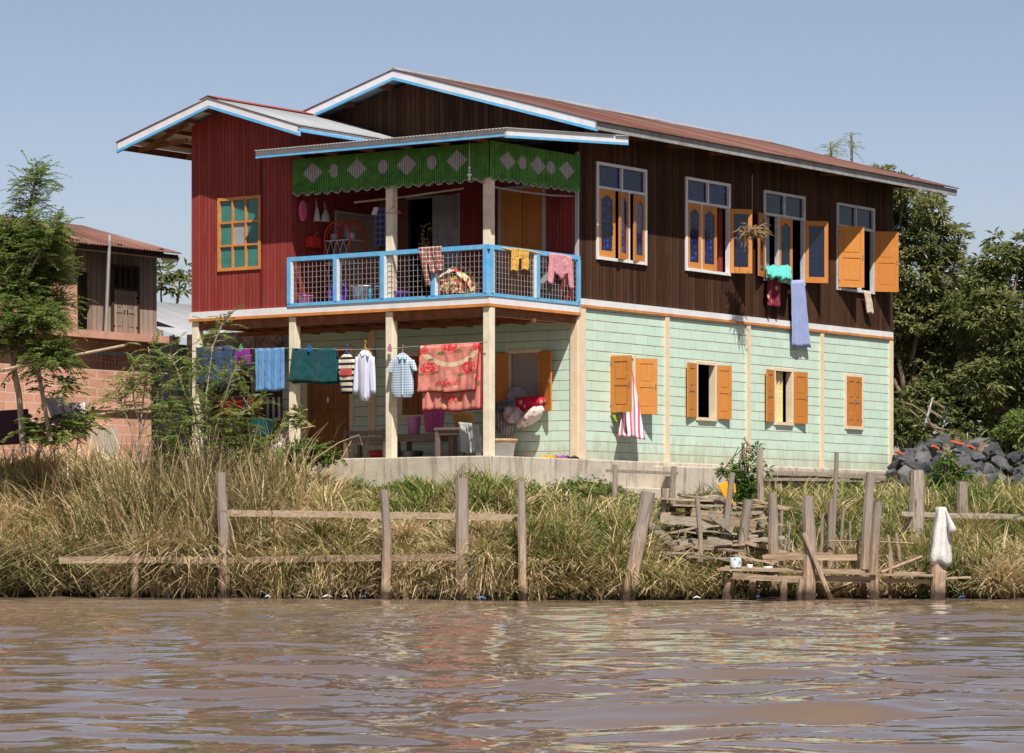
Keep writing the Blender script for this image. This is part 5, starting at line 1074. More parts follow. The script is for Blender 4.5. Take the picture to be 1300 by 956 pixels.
# the cloth drawn over the jetty post
m = MB(); rs = []; rnd = random.Random(9)
for j, (py, cx_, hw) in enumerate([(643.5,1195,4), (645,1195.5,6), (655,1195.5,8), (672,1194,10), (690,1193,11.5), (704,1192.5,13), (711,1193,13.5), (717,1195,11)]):
    c_ = W(cx_, py, 54.2); w_ = hw/4149*54.2; rs.append([c_ + Vector((w_*math.cos(a)*(1+.12*math.sin(3*a+j*.3)+.10*math.sin(7*a+.4*j)+rnd.uniform(-.07,.07)), w_*math.sin(a)*(1+.22*math.sin(5*a+j*.3)+rnd.uniform(-.1,.1)), .03*math.sin(3*a+1)*(j > 5))) for a in np.linspace(0, 6.283, 25)[:-1]])
m.rings(rs); m.build('white_cloth', simple('white_cloth_fabric', (.62,.60,.57), .9, .1, 7, .5, dirt=(.40,.35,.28), bd=.02), frame='W', label='white cloth pulled over the post at the right end of the jetty', cat='cloth', smooth=True)
fl_ = MB().grid([[W(1200 + 5*v + (3+7*v)*u, 647+30*v+u*(4-8*v), 54.1-.04*math.sin(u*3)*(.3+v)) for u in np.linspace(0,1,6)] for v in np.linspace(0,1,7)]); fl_.build('loose_corner', bpy.data.materials['white_cloth_fabric'], bpy.data.objects['white_cloth'], solid=.012, smooth=True, recalc=False)
# heap of weathered planks
PL = [(838,633,905,636,56.6,.35), (852,641,925,643,56.4,.4), (838,658,930,668,56.0,.07), (838,652,925,650,56.5,.35), (822,664,862,697,55.3,.06), (860,690,985,697,55.6,.08), (824,677,860,676,55.8,.3), (826,700,885,703,55.2,.25), (858,675,890,668,56.0,.2), (878,650,960,668,56.1,.07), (860,686,935,683,56.1,.3), (900,652,930,672,55.7,.06), (830,640,866,645,56.9,.3), (862,628,908,634,56.8,.3), (870,706,960,712,55.0,.12), (862,660,905,655,56.6,.3), (828,690,862,686,55.5,.3), (885,674,960,680,55.9,.25)]
for k, (x0, y0, x1, y1, Y, w_) in enumerate(PL):
    tall = w_ < .1; a, b = W(x0,y0,Y), W(x1,y1,Y+.1*(k%3))
    o = wobble_plank(a, b, .05 if tall else w_, {True: .16, False: .035}[tall] if w_ != .06 else .13, k+40).build('plank', M['hgrey' if k % 3 else 'hboard'], frame='W', label='weathered plank in the tumbled heap between leaning post and jetty', cat='plank', group='planks in the tumbled heap')
rq = random.Random(77)
for k in range(34):
    px = rq.uniform(825, 985); py = rq.uniform(636, 712); Y = 57.2 - (py-636)/76*2.4 + rq.uniform(-.2,.3); L_ = rq.uniform(20, 62); sl = rq.uniform(-.22, .28)
    wobble_plank(W(px-L_/2,py-L_*sl/2,Y), W(px+L_/2,py+L_*sl/2,Y+rq.uniform(-.3,.3)), rq.choice((.07,.1,.16,.22)), rq.choice((.025,.03,.06)), k+300).build('plank', M['hgrey' if k % 2 else 'hboard'], frame='W', label='weathered plank in the tumbled heap between leaning post and jetty', cat='plank', group='planks in the tumbled heap')
for k in range(20):
    px = rq.uniform(835, 1165); Y = rq.uniform(55.3, 57.2); pb = 745 - (Y-54.2)*20; h_ = rq.uniform(18, 62)
    stake(px, pb-h_, pb, Y, rq.uniform(.014, .03), px_top=px+rq.uniform(-9, 9)).build('stick', M['oldwood' if k % 2 else 'greywood'], frame='W', label='thin stick pushed into the bank around the jetty', cat='stick', group='thin sticks around the jetty')
# long boards stacked along the foot of the side wall
BD = [(968,595.5,1122,600,.30,.06), (955,601,1128,606,.32,.07), (975,607,1120,611,.27,.05), (1000,611,1142,614,.34,.07), (960,604,1075,607,.50,.06), (1040,618,1138,620,.3,.05), (985,598,1100,603,.48,.04)]
for k, (x0, y0, x1, y1, xx, th_) in enumerate(BD):
    wobble_plank(S(x0,y0+4,xx), S(x1,y1+3,xx), .14, th_, k+70).build('board', M['hgrey'], label='long grey board stacked along the foot of the side wall', cat='board', group='boards along the side wall')
for k, px in enumerate((978, 1035, 1095)):
    q = S(px, 618, .34); MB().box(.2, .56, q.y-.08, q.y+.08, 1.6, q.z+.06).build('bearer_block', M['greywood'], label='rough block carrying the long boards by the side wall, %s' % ('nearest the leaning stake', 'middle one', 'farthest one')[k], cat='block')
m = MB(); m.beam(S(772,597.5,.5), S(858,601,.5), .12, .05); m.build('ledge_board', M['greywood'], label='grey board leaning on the concrete base left of the dark squared post', cat='board')
m = MB(); m.beam(S(781,600,.52), S(782,622,.52), .06, .06, up=(1,0,0)); m.build('prop', M['greywood'], label='short prop under the grey board at the concrete base', cat='prop')
m = MB(); m.beam(W(748,649,57.0), W(788,646,57.2), .3, .05); m.build('grass_plank', M['greywood'], frame='W', label='single plank lying in the grass below the concrete base', cat='plank')
# yellow can, basket lid
m = MB(); a = W(912,612,56.9); m.prism([W(911,615,56.7), W(923,611,56.7), W(932,640,56.7), W(921,634,56.7)], (0,.12,0)); m.tube([W(926,612,56.75), W(932,615,56.75), W(933,626,56.75)], .025, 6); m.build('yellow_can', flat('yellow_plastic', (.75,.36,.01), .4), frame='W', label='bright yellow plastic can behind the pale post', cat='can', bevel=.02)
m = MB(); c_ = W(905, 640, 57.2); m.rings([[c_+Vector((.26*a_*math.cos(q_), .2*a_*math.sin(q_), h_)) for q_ in np.linspace(0,6.283,17)[:-1]] for a_, h_ in ((1,0),(1.02,.06),(.8,.13),(.3,.16))]); m.build('wicker_basket', M['woven'], frame='W', label='upturned brown wicker basket on the plank heap', cat='basket', smooth=True)
c_ = W(934, 723, 54.2); m = MB(); m.lathe([(0,0),(.09,0),(.095,.05),(.095,.19),(.085,.2),(0,.2)], c_, 18)
n = NT('painted_pot'); n.set(n.mix(n.ramp(n.vor(16.), [(.3, 1.), (.42, 0.)]), (.60,.62,.63), (.10,.25,.45)), .35, .4); m.build('pot', n.mat, frame='W', label='white pot with blue pattern on the left end of the jetty', cat='pot', smooth=True)
for k, (px, col, nm, lab) in enumerate([(952,(.7,.7,.68),'cup','small white cup beside the patterned pot'), (975,(.62,.63,.62),'bowl','white bowl on the jetty deck'), (966,(.5,.52,.5),'soap_dish','grey dish between the cup and the bowl')]):
    c_ = W(px, 723.5, 54.35); m = MB(); r_ = .05+.035*(k > 0); m.lathe([(0,0),(r_*.7,0),(r_,.09-.03*k),(r_*.92,.09-.03*k),(r_*.6,.015),(0,.015)], c_, 14); m.build(nm, flat('dish%d' % k, col, .3), frame='W', label=lab, cat='dish', smooth=True)

# ---------------------------------------------------------------- left bank things
m = MB(); m.tube([W(-20,475,57.5), W(60,458,57.5), W(158,438.5,57.5)], [.035,.03,.025], 7); m.build('bamboo_pole', M['bamboo'], frame='W', label='upper bamboo pole slanting across the brick house', cat='pole')
m = MB(); m.tube([W(20,549,58.5), W(70,533,58.5), W(205,517,58.5)], [.03,.03,.025], 7); m.build('bamboo_pole', M['bamboo'], frame='W', label='lower bamboo pole carrying the flowered cloths', cat='pole')
def Wc(x0, y0, x1, y1, Y, s_=0): return W(x0,y0,Y), W(x1,y1,Y)
sheetcloth('flowered_cloth', 'mauve flowered cloth bunched on the lower bamboo pole, left one', 'cloth', fabric('mauve_flower', (.50,.44,.52), (.20,.10,.25), 'flower', 9), W(57,506,58.4), W(80,504,58.4), W(90,545,58.3), W(68,538,58.3), amp=.04, nf=2, seed=50, frame='W', thick=.02)
sheetcloth('flowered_cloth', 'pinkish white flowered sheet on the lower bamboo pole, right one', 'cloth', fabric('pink_flower', (.60,.52,.52), (.40,.13,.18), 'flower', 10), W(80,513,58.35), W(108,512,58.35), W(110,560,58.2), W(94,552,58.2), amp=.05, nf=1.3, seed=51, frame='W', thick=.02, back=(.6, 0))
m = MB(); m.beam(W(-30,545,58.6), W(37,541,58.6), .04, .62); m.build('maroon_board', simple('maroon_board', (.045,.02,.035), .8, .2), frame='W', label='dark maroon board at the left edge of the bank', cat='board')
m = MB(); m.tube([W(36,546,58.7), W(72,543,58.7)], .035, 8); m.build('blue_pipe', flat('pipe_blue', (.04,.22,.38), .5), frame='W', label='short blue pipe below the flowered cloths', cat='pipe')
# stone pier in front of the brick wall
m = MB(); m.box(NX+.02, NX+.3, S(113,540,NX).y, S(136,540,NX).y, 2.0, S(120,543,NX).z); m.build('cement_slab', M['concrete'], label='pale cement slab leaning on the salmon block wall', cat='slab')
# ladder in the trees
ld = thing('ladder', 'old white ladder leaning in the trees behind the rock pile', 'ladder', W(1180, 575, 73.5), 'W')
A0, A1 = W(1165,570,73.5), W(1184,505,74.3); B0, B1 = W(1189,580,73.2), W(1203,517,74.0)
for a, b in ((A0, A1), (B0, B1)): MB().beam(a, b, .04, .04, up=(0,-1,0)).build('rail', M['greyfascia'], ld)
for t in (.1,.32,.54,.76,.95): MB().beam(A0+(A1-A0)*t, B0+(B1-B0)*t, .035, .035).build('rung', M['greywood'], ld)

# ================================================================ ROCK PILE
rnd = random.Random(21)
def rockmesh(k):
    bm = bmesh.new()
    pts = []
    for _ in range(rnd.choice((16, 20, 24))):
        v = Vector((rnd.uniform(-1,1), rnd.uniform(-.8,.8), rnd.uniform(-.65,.65))); v = Vector([max(-.72, min(.72, q)) for q in v.normalized()])*(1.1+.2*rnd.random()); pts.append(bm.verts.new((v.x*.5, v.y*.38, v.z*.33)))
    r_ = bmesh.ops.convex_hull(bm, input=pts); bmesh.ops.delete(bm, geom=[g for g in r_['geom_interior'] if isinstance(g, bmesh.types.BMVert)], context='VERTS')
    me = bpy.data.meshes.new('rock'); bmesh.ops.recalc_face_normals(bm, faces=bm.faces); bm.to_mesh(me); bm.free()
    me.materials.append(M['rock' if k % 13 else 'rockbrown']); return me
def rockmat(name, a, b, c_):
    n = NT(name); ob = n.t.nodes.new('ShaderNodeObjectInfo').outputs['Random']; f = n.math('ADD', n.math('MULTIPLY', n.noise(3., None, 8, .65), .7), n.math('MULTIPLY', ob, .35))
    n.bump(n.noise(7, None, 9, .7), .8, .05); return n.set(n.ramp(f, [(.3, a), (.55, b), (.8, c_)]), .8, .25)
M['rock'] = rockmat('blue_grey_rock', (.033,.034,.037), (.075,.077,.083), (.20,.20,.20)); M['rockbrown'] = rockmat('brown_rock', (.10,.07,.05), (.20,.14,.10), (.30,.24,.18))
RM = [rockmesh(k) for k in range(14)]; cnt = 0
for X in np.arange(8.15, 13.0, .225):
    for Y in np.arange(67.5, 71.1, .27):
        x_, y_ = X + rnd.uniform(-.15,.15), Y + rnd.uniform(-.15,.15)
        lx = (x_-XO)*ct - (y_-YO)*st
        if lx < .45 and (x_-XO)*st + (y_-YO)*ct < 15.3: continue
        if mound(x_, y_) < .10 and rnd.random() < .55: continue
        o = bpy.data.objects.new('rock', RM[rnd.randrange(14)]); C.objects.link(o); s_ = rnd.choice((.24, .3, .38, .46, .56, .66))
        o.location = (x_, y_, gz(x_, y_) + rnd.uniform(.0, .10) + .12*(s_ < .5)); o.rotation_euler = (rnd.uniform(-.9,.9), rnd.uniform(-.9,.9), rnd.uniform(0, 6.28)); o.scale = (s_*1.05, s_, s_)
        props(o, 'angular blue grey rock in the quarry stone pile at the rear corner of the house', 'rock', 'rocks in the stone pile'); cnt += 1
for k, (px, py, w_) in enumerate(((1137,573,.25), (1184,566,.2), (1206,560,.5), (1230,566,.2))):
    c_ = W(px, py, 69.0); c_.z = max(c_.z, gz(c_.x, 69.0)+.28); m = MB(); m.beam(c_, c_+Vector((w_*.6, .1, -.06)), .10, .04); m.build('tile_piece', flat('tile_orange', (.55,.13,.05), .8), frame='W', label=['broken orange tile beside the house corner at the rocks', 'small orange tile on top of the rock pile', 'long red tile piece on the rock pile above the bush', 'last orange tile right of the long red one'][k], cat='tile')
print('rocks', cnt)

# ================================================================ VEGETATION
def leafmat(name, stops, trans=.25, rough=.55, spec=.3, obr=.15):
    n = NT(name); a = n.attr('tint'); ob = n.t.nodes.new('ShaderNodeObjectInfo').outputs['Random']
    c = n.ramp(n.math('ADD', n.math('MULTIPLY', a, 1-obr), n.math('MULTIPLY', ob, obr)), stops); n.set(c, rough, spec)
    if trans:
        tr = n.t.nodes.new('ShaderNodeBsdfTranslucent'); n.t.links.new(c, tr.inputs[0]); mx = n.t.nodes.new('ShaderNodeMixShader'); mx.inputs[0].default_value = trans
        n.t.links.new(n.p.outputs[0], mx.inputs[1]); n.t.links.new(tr.outputs[0], mx.inputs[2]); n.t.links.new(mx.outputs[0], n.out.inputs[0])
    return n.mat
M['grass'] = leafmat('grass_blades', [(0, (.075,.13,.025)), (.22, (.16,.22,.045)), (.38, (.31,.29,.10)), (.52, (.52,.40,.20)), (.8, (.70,.55,.34)), (1, (.80,.68,.48))], .2, .7, .15, 0)
M['mango'] = leafmat('long_tree_leaves', [(0, (.09,.12,.04)), (.35, (.17,.205,.065)), (.6, (.26,.275,.105)), (.82, (.37,.34,.17)), (1, (.44,.34,.20))], .4, .45, .45)
M['feather'] = leafmat('feathery_leaves', [(0, (.10,.155,.035)), (.5, (.20,.27,.07)), (.85, (.29,.34,.11)), (1, (.42,.39,.17))], .4, .6)
M['bright'] = leafmat('bright_leaves', [(0, (.05,.11,.02)), (.6, (.11,.21,.035)), (1, (.24,.30,.07))], .3, .5)
M['reed'] = leafmat('dry_reed_blades', [(0, (.07,.11,.03)), (.3, (.17,.18,.06)), (.5, (.42,.32,.16)), (.8, (.62,.48,.29)), (1, (.76,.64,.44))], .2, .7, .15, 0)
M['darkgrass'] = leafmat('deep_green_grass', [(0, (.02,.055,.012)), (.7, (.05,.11,.02)), (1, (.13,.16,.04))], .2, .6, .2, 0)
M['bark'] = simple('tree_bark', (.20,.15,.10), .9, .35, 8, .5, (1,1,.3)); M['palebark'] = simple('pale_bark', (.33,.27,.20), .9, .3, 8, .5, (1,1,.3))

def nearwall(X, Y):
    lx = (X-XO)*ct - (Y-YO)*st; ly = (X-XO)*st + (Y-YO)*ct; return (lx > 0) & (lx < 2.6) & (ly > 4.5) & (ly < 15.5)
def smooth_noise(X, Y, s=1., seed=0):
    r_ = np.random.default_rng(seed); z = np.zeros_like(X)
    for k in range(7):
        a = r_.uniform(0, 6.28); f = s*r_.uniform(.5, 2.2); z += np.sin((X*math.cos(a) + Y*math.sin(a))*f + r_.uniform(0, 6.28))/ (f**.4)
    return z/4
def blades(name, X, Y, Z, Ht, Wd, tint, mats, lean=.35, droop=.5, seed=0, leandir=None, seg=4):
    """curved grass blades as quads (numpy)"""
    r_ = np.random.default_rng(seed); N = len(X); a = r_.uniform(0, 2*np.pi, N) if leandir is None else leandir + r_.normal(0, .6, N)
    dx, dy = np.cos(a), np.sin(a); ln = np.abs(r_.normal(lean, lean*.5, N)); dr = np.abs(r_.normal(droop, droop*.5, N)); b = r_.uniform(0, 2*np.pi, N); wx, wy = np.cos(b), np.sin(b)
    rows = []
    for i in range(seg+1):
        t = i/seg; hor = Ht*(ln*t + dr*t*t*.8); ver = Ht*(t - dr*.55*t**2.6 - .25*ln*t*t); wd = Wd*(1-t)**.65*.5 + .001
        c_ = np.stack([X + dx*hor, Y + dy*hor, Z + ver], 1); o = np.stack([wx*wd, wy*wd, 0*wd], 1); rows += [c_-o, c_+o]
    V = np.stack(rows, 1).reshape(-1, 3); base = (np.arange(N)*(2*(seg+1)))[:, None]; Q_ = np.concatenate([base + np.array([2*i, 2*i+1, 2*i+3, 2*i+2]) for i in range(seg)], 0)
    t_ = np.repeat(tint, 2*(seg+1)); return V, Q_, t_
def merge(parts_):
    V, Q_, T, off = [], [], [], 0
    for v, q, t in parts_: V.append(v); Q_.append(q+off); T.append(t); off += len(v)
    return np.concatenate(V), np.concatenate(Q_), np.concatenate(T)
def inhouse(X, Y, mx=.0):
    lx = (X-XO)*ct - (Y-YO)*st; ly = (X-XO)*st + (Y-YO)*ct
    return (lx < .45+mx) & (lx > -7.45) & (ly > -.22) & (ly < 15.2) & ~((lx > .13) & (ly < 1.0) ) | ((lx < .72) & (lx > 0) & (ly > .9) & (ly < 5.3))
r_ = np.random.default_rng(5)
def scatter(N, x0, x1, y0, y1):
    X = r_.uniform(x0, x1, N); Y = r_.uniform(y0, y1, N); d = Y - shore(X); k = (d > .02) & ~inhouse(X, Y); return X[k], Y[k]
gp = []
# main sward: clumped
X, Y = scatter(90000, -10.5, 12.5, 54, 62.5)
dn = smooth_noise(X, Y, 2.6, 1); keep = r_.random(len(X)) < np.clip(.62 + .5*dn, .15, 1); X, Y = X[keep], Y[keep]
k = ~((X > 2.35) & (X < 7.6) & (Y < np.where(X < 4.7, 57.6, 56.5)) & (r_.random(len(X)) < .80)); X, Y = X[k], Y[k]
d = Y - shore(X); dry = smooth_noise(X, Y, .9, 2)*.30 + smooth_noise(X, Y, 3.4, 3)*.14 + .49 - .10*sstep(1.0, 3.5, d) + .10*sstep(-3, -5, X)*sstep(5,2,d)
tint = np.clip(dry + r_.normal(0, .22, len(X)), 0, 1); ht = (.26 + .16*np.clip(smooth_noise(X, Y, 1.7, 4), -1, 1))*r_.uniform(.5, 1.5, len(X))*(1 + .25*(tint > .6))
ht *= 1 - .55*sstep(2.2, 4.0, d)*sstep(-5, -3.5, X)*sstep(5, 3.5, X)
ht *= 1 - .6*nearwall(X, Y)
gp.append(blades('g', X, Y, ground(X, Y)-.03, ht, r_.uniform(.014, .032, len(X)), tint, None, .5, .6, 1))
# long thatch hanging and sprawling near the water
X = r_.uniform(-10.5, 9.5, 30000); Y = shore(X) + np.abs(r_.normal(.25, .5, len(X))) + .04; k = ~((X > 3.4) & (X < 7.4) & (Y < 55.2) & (r_.random(len(X)) < .8)) & (r_.random(len(X)) < np.clip(.6+.6*smooth_noise(X, Y, 2.2, 8), .1, 1)); X, Y = X[k], Y[k]
tint = np.clip(.52 + .30*smooth_noise(X, Y, 1.3, 9) + r_.normal(0, .2, len(X)), 0, 1)
gp.append(blades('g', X, Y, ground(X, Y), r_.uniform(.2, .55, len(X)), r_.uniform(.016, .036, len(X)), tint, None, .5, .9, 2, leandir=-1.57))
# sparse tall stalks
X, Y = scatter(9000, -10.5, 12.5, 54.2, 60.5); k = (r_.random(len(X)) < np.clip(.35 + .6*smooth_noise(X, Y, 1.8, 12), 0, 1)) & ~((X > -4.2) & (X < 3.8) & (Y > 56.6)) & ~nearwall(X, Y); X, Y = X[k], Y[k]
tint = np.clip(.5 + r_.normal(0, .25, len(X)), 0, 1); gp.append(blades('g', X, Y, ground(X, Y), r_.uniform(.45, .95, len(X)), r_.uniform(.018, .036, len(X)), tint, None, .25, .45, 3))
# upright green clumps on the right slope
cx = r_.uniform(.4, 8.5, 90); cy = shore(cx) + r_.uniform(.6, 5., 90); ii = r_.integers(0, 90, 15000); X = cx[ii] + r_.normal(0, .16, len(ii)); Y = cy[ii] + r_.normal(0, .16, len(ii)); k = ~inhouse(X, Y) & (Y - shore(X) > .05) & ~((X > 2.3) & (X < 4.8) & (Y < 57.6)) & ~((X < 4) & (Y > 56.6)) & ~nearwall(X, Y); X, Y, ii = X[k], Y[k], ii[k]
tint = np.clip(.16 + .3*(ii % 3 == 0) + r_.normal(0, .14, len(X)), 0, 1); gp.append(blades('g', X, Y, ground(X, Y), r_.uniform(.3, .68, len(X)), r_.uniform(.016, .030, len(X)), tint, None, .3, .45, 4))
# rest of the visible ground behind and beside
X, Y = scatter(30000, -22, 22, 55, 74); k = ((X < -9.5) | (X > 12) | (Y > 61.5)) & ~((mound(X, Y) > .05)); X, Y = X[k], Y[k]
gp.append(blades('g', X, Y, ground(X, Y), r_.uniform(.2, .5, len(X)), r_.uniform(.02, .035, len(X)), np.clip(.35 + r_.normal(0, .22, len(X)), 0, 1), None, .5, .5, 6, seg=3)) if False else gp.append(blades('g', X, Y, ground(X, Y), r_.uniform(.2, .5, len(X)), r_.uniform(.02, .035, len(X)), np.clip(.35 + r_.normal(0, .22, len(X)), 0, 1), None, .5, .5, 6))
# tussocks: blades fanning out of a common root, each with its own colour
def tussocks(n_t, x0, x1, y0f, y1f, nb_, hh, seed, tmean, exclude=True):
    q = np.random.default_rng(seed); cx = q.uniform(x0, x1, n_t); cy = shore(cx) + q.uniform(y0f, y1f, n_t); k = ~inhouse(cx, cy) & ~((cx > 2.3) & (cx < 7.4) & (cy < np.where(cx < 4.7, 57.6, 56.3))); cx, cy = cx[k], cy[k]
    n_t = len(cx); ci = np.repeat(np.arange(n_t), nb_); N = len(ci); a = q.uniform(0, 6.28, N); rad = np.abs(q.normal(0, .10, N)); X = cx[ci] + rad*np.cos(a); Y = cy[ci] + rad*np.sin(a)
    size = q.uniform(.6, 1.35, n_t)*(1 - .5*((cx > -4.2) & (cx < 4.) & (cy > 57.2)))*(1 - .4*((cx > -.3) & (cx < 4.) & (cy > 56.2)))*(1 - .6*nearwall(cx, cy)); tt = np.clip(tmean(cx, cy) + q.normal(0, .2, n_t), 0, 1)
    V, Q_, T = blades('', X, Y, ground(X, Y)-.02, hh*size[ci]*q.uniform(.5, 1.15, N), q.uniform(.018, .040, N), np.clip(tt[ci] + q.normal(0, .13, N), 0, 1), None, .33, .6, seed, leandir=a); return V, Q_, T
gp.append(tussocks(900, -10.5, 9.5, .1, 5.5, 75, .62, 71, lambda x, y: .38 + .16*(x < -3.5) - .12*(y - shore(x) > 2.2)))
gp.append(tussocks(380, -10.5, 9.0, .05, 1.2, 80, .55, 72, lambda x, y: .70 + 0*x))
q = np.random.default_rng(74); X = q.uniform(-9.5, .5, 9000); k = q.random(9000) < np.clip(.55 + .8*np.sin(X*2.1+.5)*np.sin(X*.9), .08, 1); X = X[k]; N = len(X); Y = shore(X) + q.uniform(-.10, .14, N)   # dead stems hanging over the cut bank
gp.append(blades('', X, Y, q.uniform(.42, .72, N), -q.uniform(.25, .62, N), q.uniform(.014, .034, N), np.clip(q.normal(.60, .14, N), 0, 1), None, .12, .15, 74))
gp.append(tussocks(160, -10.5, -3.2, .8, 4.5, 80, 1.05, 73, lambda x, y: .62 + 0*x))
V, Q, T = merge(gp); gr = big_mesh('grass', V, Q, M['grass'], T); props(gr, 'matted green and straw coloured grass covering the river bank', 'grass', kind='stuff')
print('grass quads', len(Q))
def plant_mesh(name, label, cat, parts_, mat, group=None, parent=None):
    V, Q_, T = merge(parts_); o = big_mesh(name, V, Q_, mat, T)
    if parent is not None: o.parent = parent; o.matrix_parent_inverse = Matrix.Translation(-parent.location)
    else: props(o, label, cat, group)
    return o
def tuft(name, label, cat, cx, cy, sx, sy, N, h0, h1, t0, ts, mat, lean=.25, droop=.5, wd=(.018,.042), seed=0):
    rr = np.random.default_rng(seed); X = rr.normal(cx, sx, N); Y = rr.normal(cy, sy, N); k = Y - shore(X) > .03; X, Y = X[k], Y[k]
    return plant_mesh(name, label, cat, [blades('', X, Y, ground(X, Y)-.03, rr.uniform(h0, h1, len(X)), rr.uniform(*wd, len(X)), np.clip(rr.normal(t0, ts, len(X)), 0, 1), None, lean, droop, seed)], mat)
# the big dry reed clumps left of the fence
tuft('reed_clump', 'tall dry reed clump in front of the left porch pillar', 'reeds', -4.95, 57.3, .45, .45, 3000, .7, 1.95, .50, .24, M['reed'], .10, .36, seed=31)
tuft('reed_clump', 'dry reed clump left of the tallest one, over the low bank edge', 'reeds', -6.4, 57.6, .62, .45, 3000, .7, 2.0, .45, .25, M['reed'], .11, .38, seed=32)
tuft('reed_clump', 'shaggy brown reed clump hanging to the water left of the first fence post', 'reeds', -5.9, 56.6, .60, .2, 4200, .6, 1.25, .6, .22, M['reed'], .25, .9, seed=33)
tuft('reed_stalks', 'sparse tall straw stalks standing above the dry reed clumps', 'reeds', -5.4, 57.4, 1.0, .5, 420, 1.5, 2.6, .62, .18, M['reed'], .08, .25, wd=(.012,.024), seed=38)
tuft('reed_clump', 'low green yellow reed clump at the far left of the water edge', 'reeds', -8.3, 57.1, .7, .25, 4200, .4, .95, .38, .2, M['reed'], .7, .95, seed=34)
tuft('grass_tuft', 'dark green grass tuft right of the white cloth on the post', 'grass tuft', 7.25, 55.1, .28, .25, 2600, .35, .80, .35, .25, M['darkgrass'], .35, .5, seed=35)
tuft('grass_tuft', 'straw coloured grass tuft at the right edge of the water', 'grass tuft', 8.4, 54.6, .45, .3, 2800, .4, 1.0, .72, .15, M['reed'], .45, .8, seed=36)
tuft('grass_tuft', 'green grass tuft in front of the second fence bay', 'grass tuft', -1.0+1.6, 54.7, .35, .2, 1900, .4, .85, .30, .2, M['grass'], .35, .5, seed=37)

def leafset(P_, D, Lh, Wd, tint, fold=.3, rs=None):
    """pointed leaves: base, two mids, tip, with a drooping tip (2 quads sharing the midrib)"""
    rs = rs or np.random.default_rng(0); N = len(P_); D = D/np.linalg.norm(D, axis=1, keepdims=True); up = np.tile([0, 0, 1.], (N, 1)) + rs.normal(0, .35, (N, 3)); sx = np.cross(D, up); sx /= np.linalg.norm(sx, axis=1, keepdims=True)+1e-9; nz = np.cross(sx, D)
    L_ = Lh[:, None]; w_ = Wd[:, None]/2; mid = P_ + D*L_*.5 - nz*0; tip = P_ + D*L_ - np.array([0, 0, 1.])*L_*.18
    V = np.stack([P_, mid + sx*w_ + nz*w_*fold, tip, mid - sx*w_ + nz*w_*fold], 1).reshape(-1, 3); q = (np.arange(N)*4)[:, None] + np.array([0, 1, 2, 3]); return V, q, np.repeat(tint, 4)
def frond(P0, D, L_, n_, ll, lw, tint, rs, pairs=True):
    """feathery compound leaves: arrays of fronds each with n_ pairs of leaflets"""
    N = len(P0); D = D/np.linalg.norm(D, axis=1, keepdims=True); sd_ = np.cross(D, np.tile([0, 0, 1.], (N, 1))); sd_ /= np.linalg.norm(sd_, axis=1, keepdims=True)+1e-9
    PP, DD, LL, WW, TT = [], [], [], [], []
    for i in range(n_):
        t = (i+.6)/n_; c_ = P0 + D*(L_*t)[:, None] - np.array([0, 0, 1.])*(L_*t*t*.35)[:, None]
        for s_ in (-1, 1):
            PP.append(c_); DD.append(sd_*s_ + D*.55 + rs.normal(0, .12, (N, 3))); LL.append(ll*(1-.45*abs(t-.45))*rs.uniform(.8, 1.2, N)); WW.append(lw*rs.uniform(.8, 1.2, N)); TT.append(tint)
    return leafset(np.concatenate(PP), np.concatenate(DD), np.concatenate(LL), np.concatenate(WW), np.concatenate(TT), .15, rs)
def limb(mb, a, b, r0, r1, rs, n_=6, wob=.06):
    a, b = Vector(a), Vector(b); L_ = (b-a).length; pts = [a + (b-a)*t + Vector(rs.normal(0, wob*L_*.25, 3))*(0 < t < 1) for t in np.linspace(0, 1, n_)]; mb.tube(pts, list(np.linspace(r0, r1, n_)), 7, jit=.08); return pts
def broadtree(name, label, base, clumps, seed, leafL=.215, ros=19, nl=9, mat='mango', bark='bark', tr=.14, t0=.42, twig=.035):
    """clumps: list of (centre, radius); trunk, a limb to each clump, rosettes of long leaves through each clump"""
    rs = np.random.default_rng(seed); t = thing(name, label, 'tree', base, 'W'); m = MB(); base = Vector(base)
    hub = base + Vector((0, 0, 1.1)); limb(m, base-Vector((0,0,.3)), hub, tr, tr*.8, rs)
    for c_, r_c in clumps: limb(m, hub + Vector(rs.normal(0, .05, 3)), c_, tr*.5, twig*.6, rs, 7, .1)
    m.build('trunk', M[bark], t, smooth=True)
    PP, DD, LL, WW, TT = [], [], [], [], []
    for c_, r_c in clumps:
        k = int(ros*r_c*r_c*22); u = rs.normal(0, 1, (k, 3)); u /= np.linalg.norm(u, axis=1, keepdims=True); rad = r_c*rs.uniform(.35, 1.08, k)**.6; P_ = np.array(c_) + u*rad[:, None]*np.array([1, 1, .9]); tk = rs.normal(t0, .15, k)
        ct_ = rs.normal(0, .08)
        for j in range(nl):
            a = j*2.4 + rs.uniform(0, 6.28, k); el = rs.uniform(-.5, .7, k); d = np.stack([np.cos(a)*np.cos(el), np.sin(a)*np.cos(el), np.sin(el)], 1) + u*.55; PP.append(P_ + d*.02); DD.append(d); LL.append(leafL*rs.uniform(.65, 1.2, k)); WW.append(leafL*.24*rs.uniform(.8, 1.2, k)); TT.append(np.clip(tk + ct_ + rs.normal(0, .1, k), 0, 1))
    V, Q_, T = leafset(np.concatenate(PP), np.concatenate(DD), np.concatenate(LL), np.concatenate(WW), np.concatenate(TT), .3, rs)
    o = big_mesh('crown', V - np.array(base), Q_, M[mat], T); o.parent = t; return t
def cl(pairs, Y, seed, dy=.8):
    rs = np.random.default_rng(seed); return [(tuple(W(px, py, Y + rs.uniform(-dy, dy))), r_/4149*Y) for px, py, r_ in pairs]
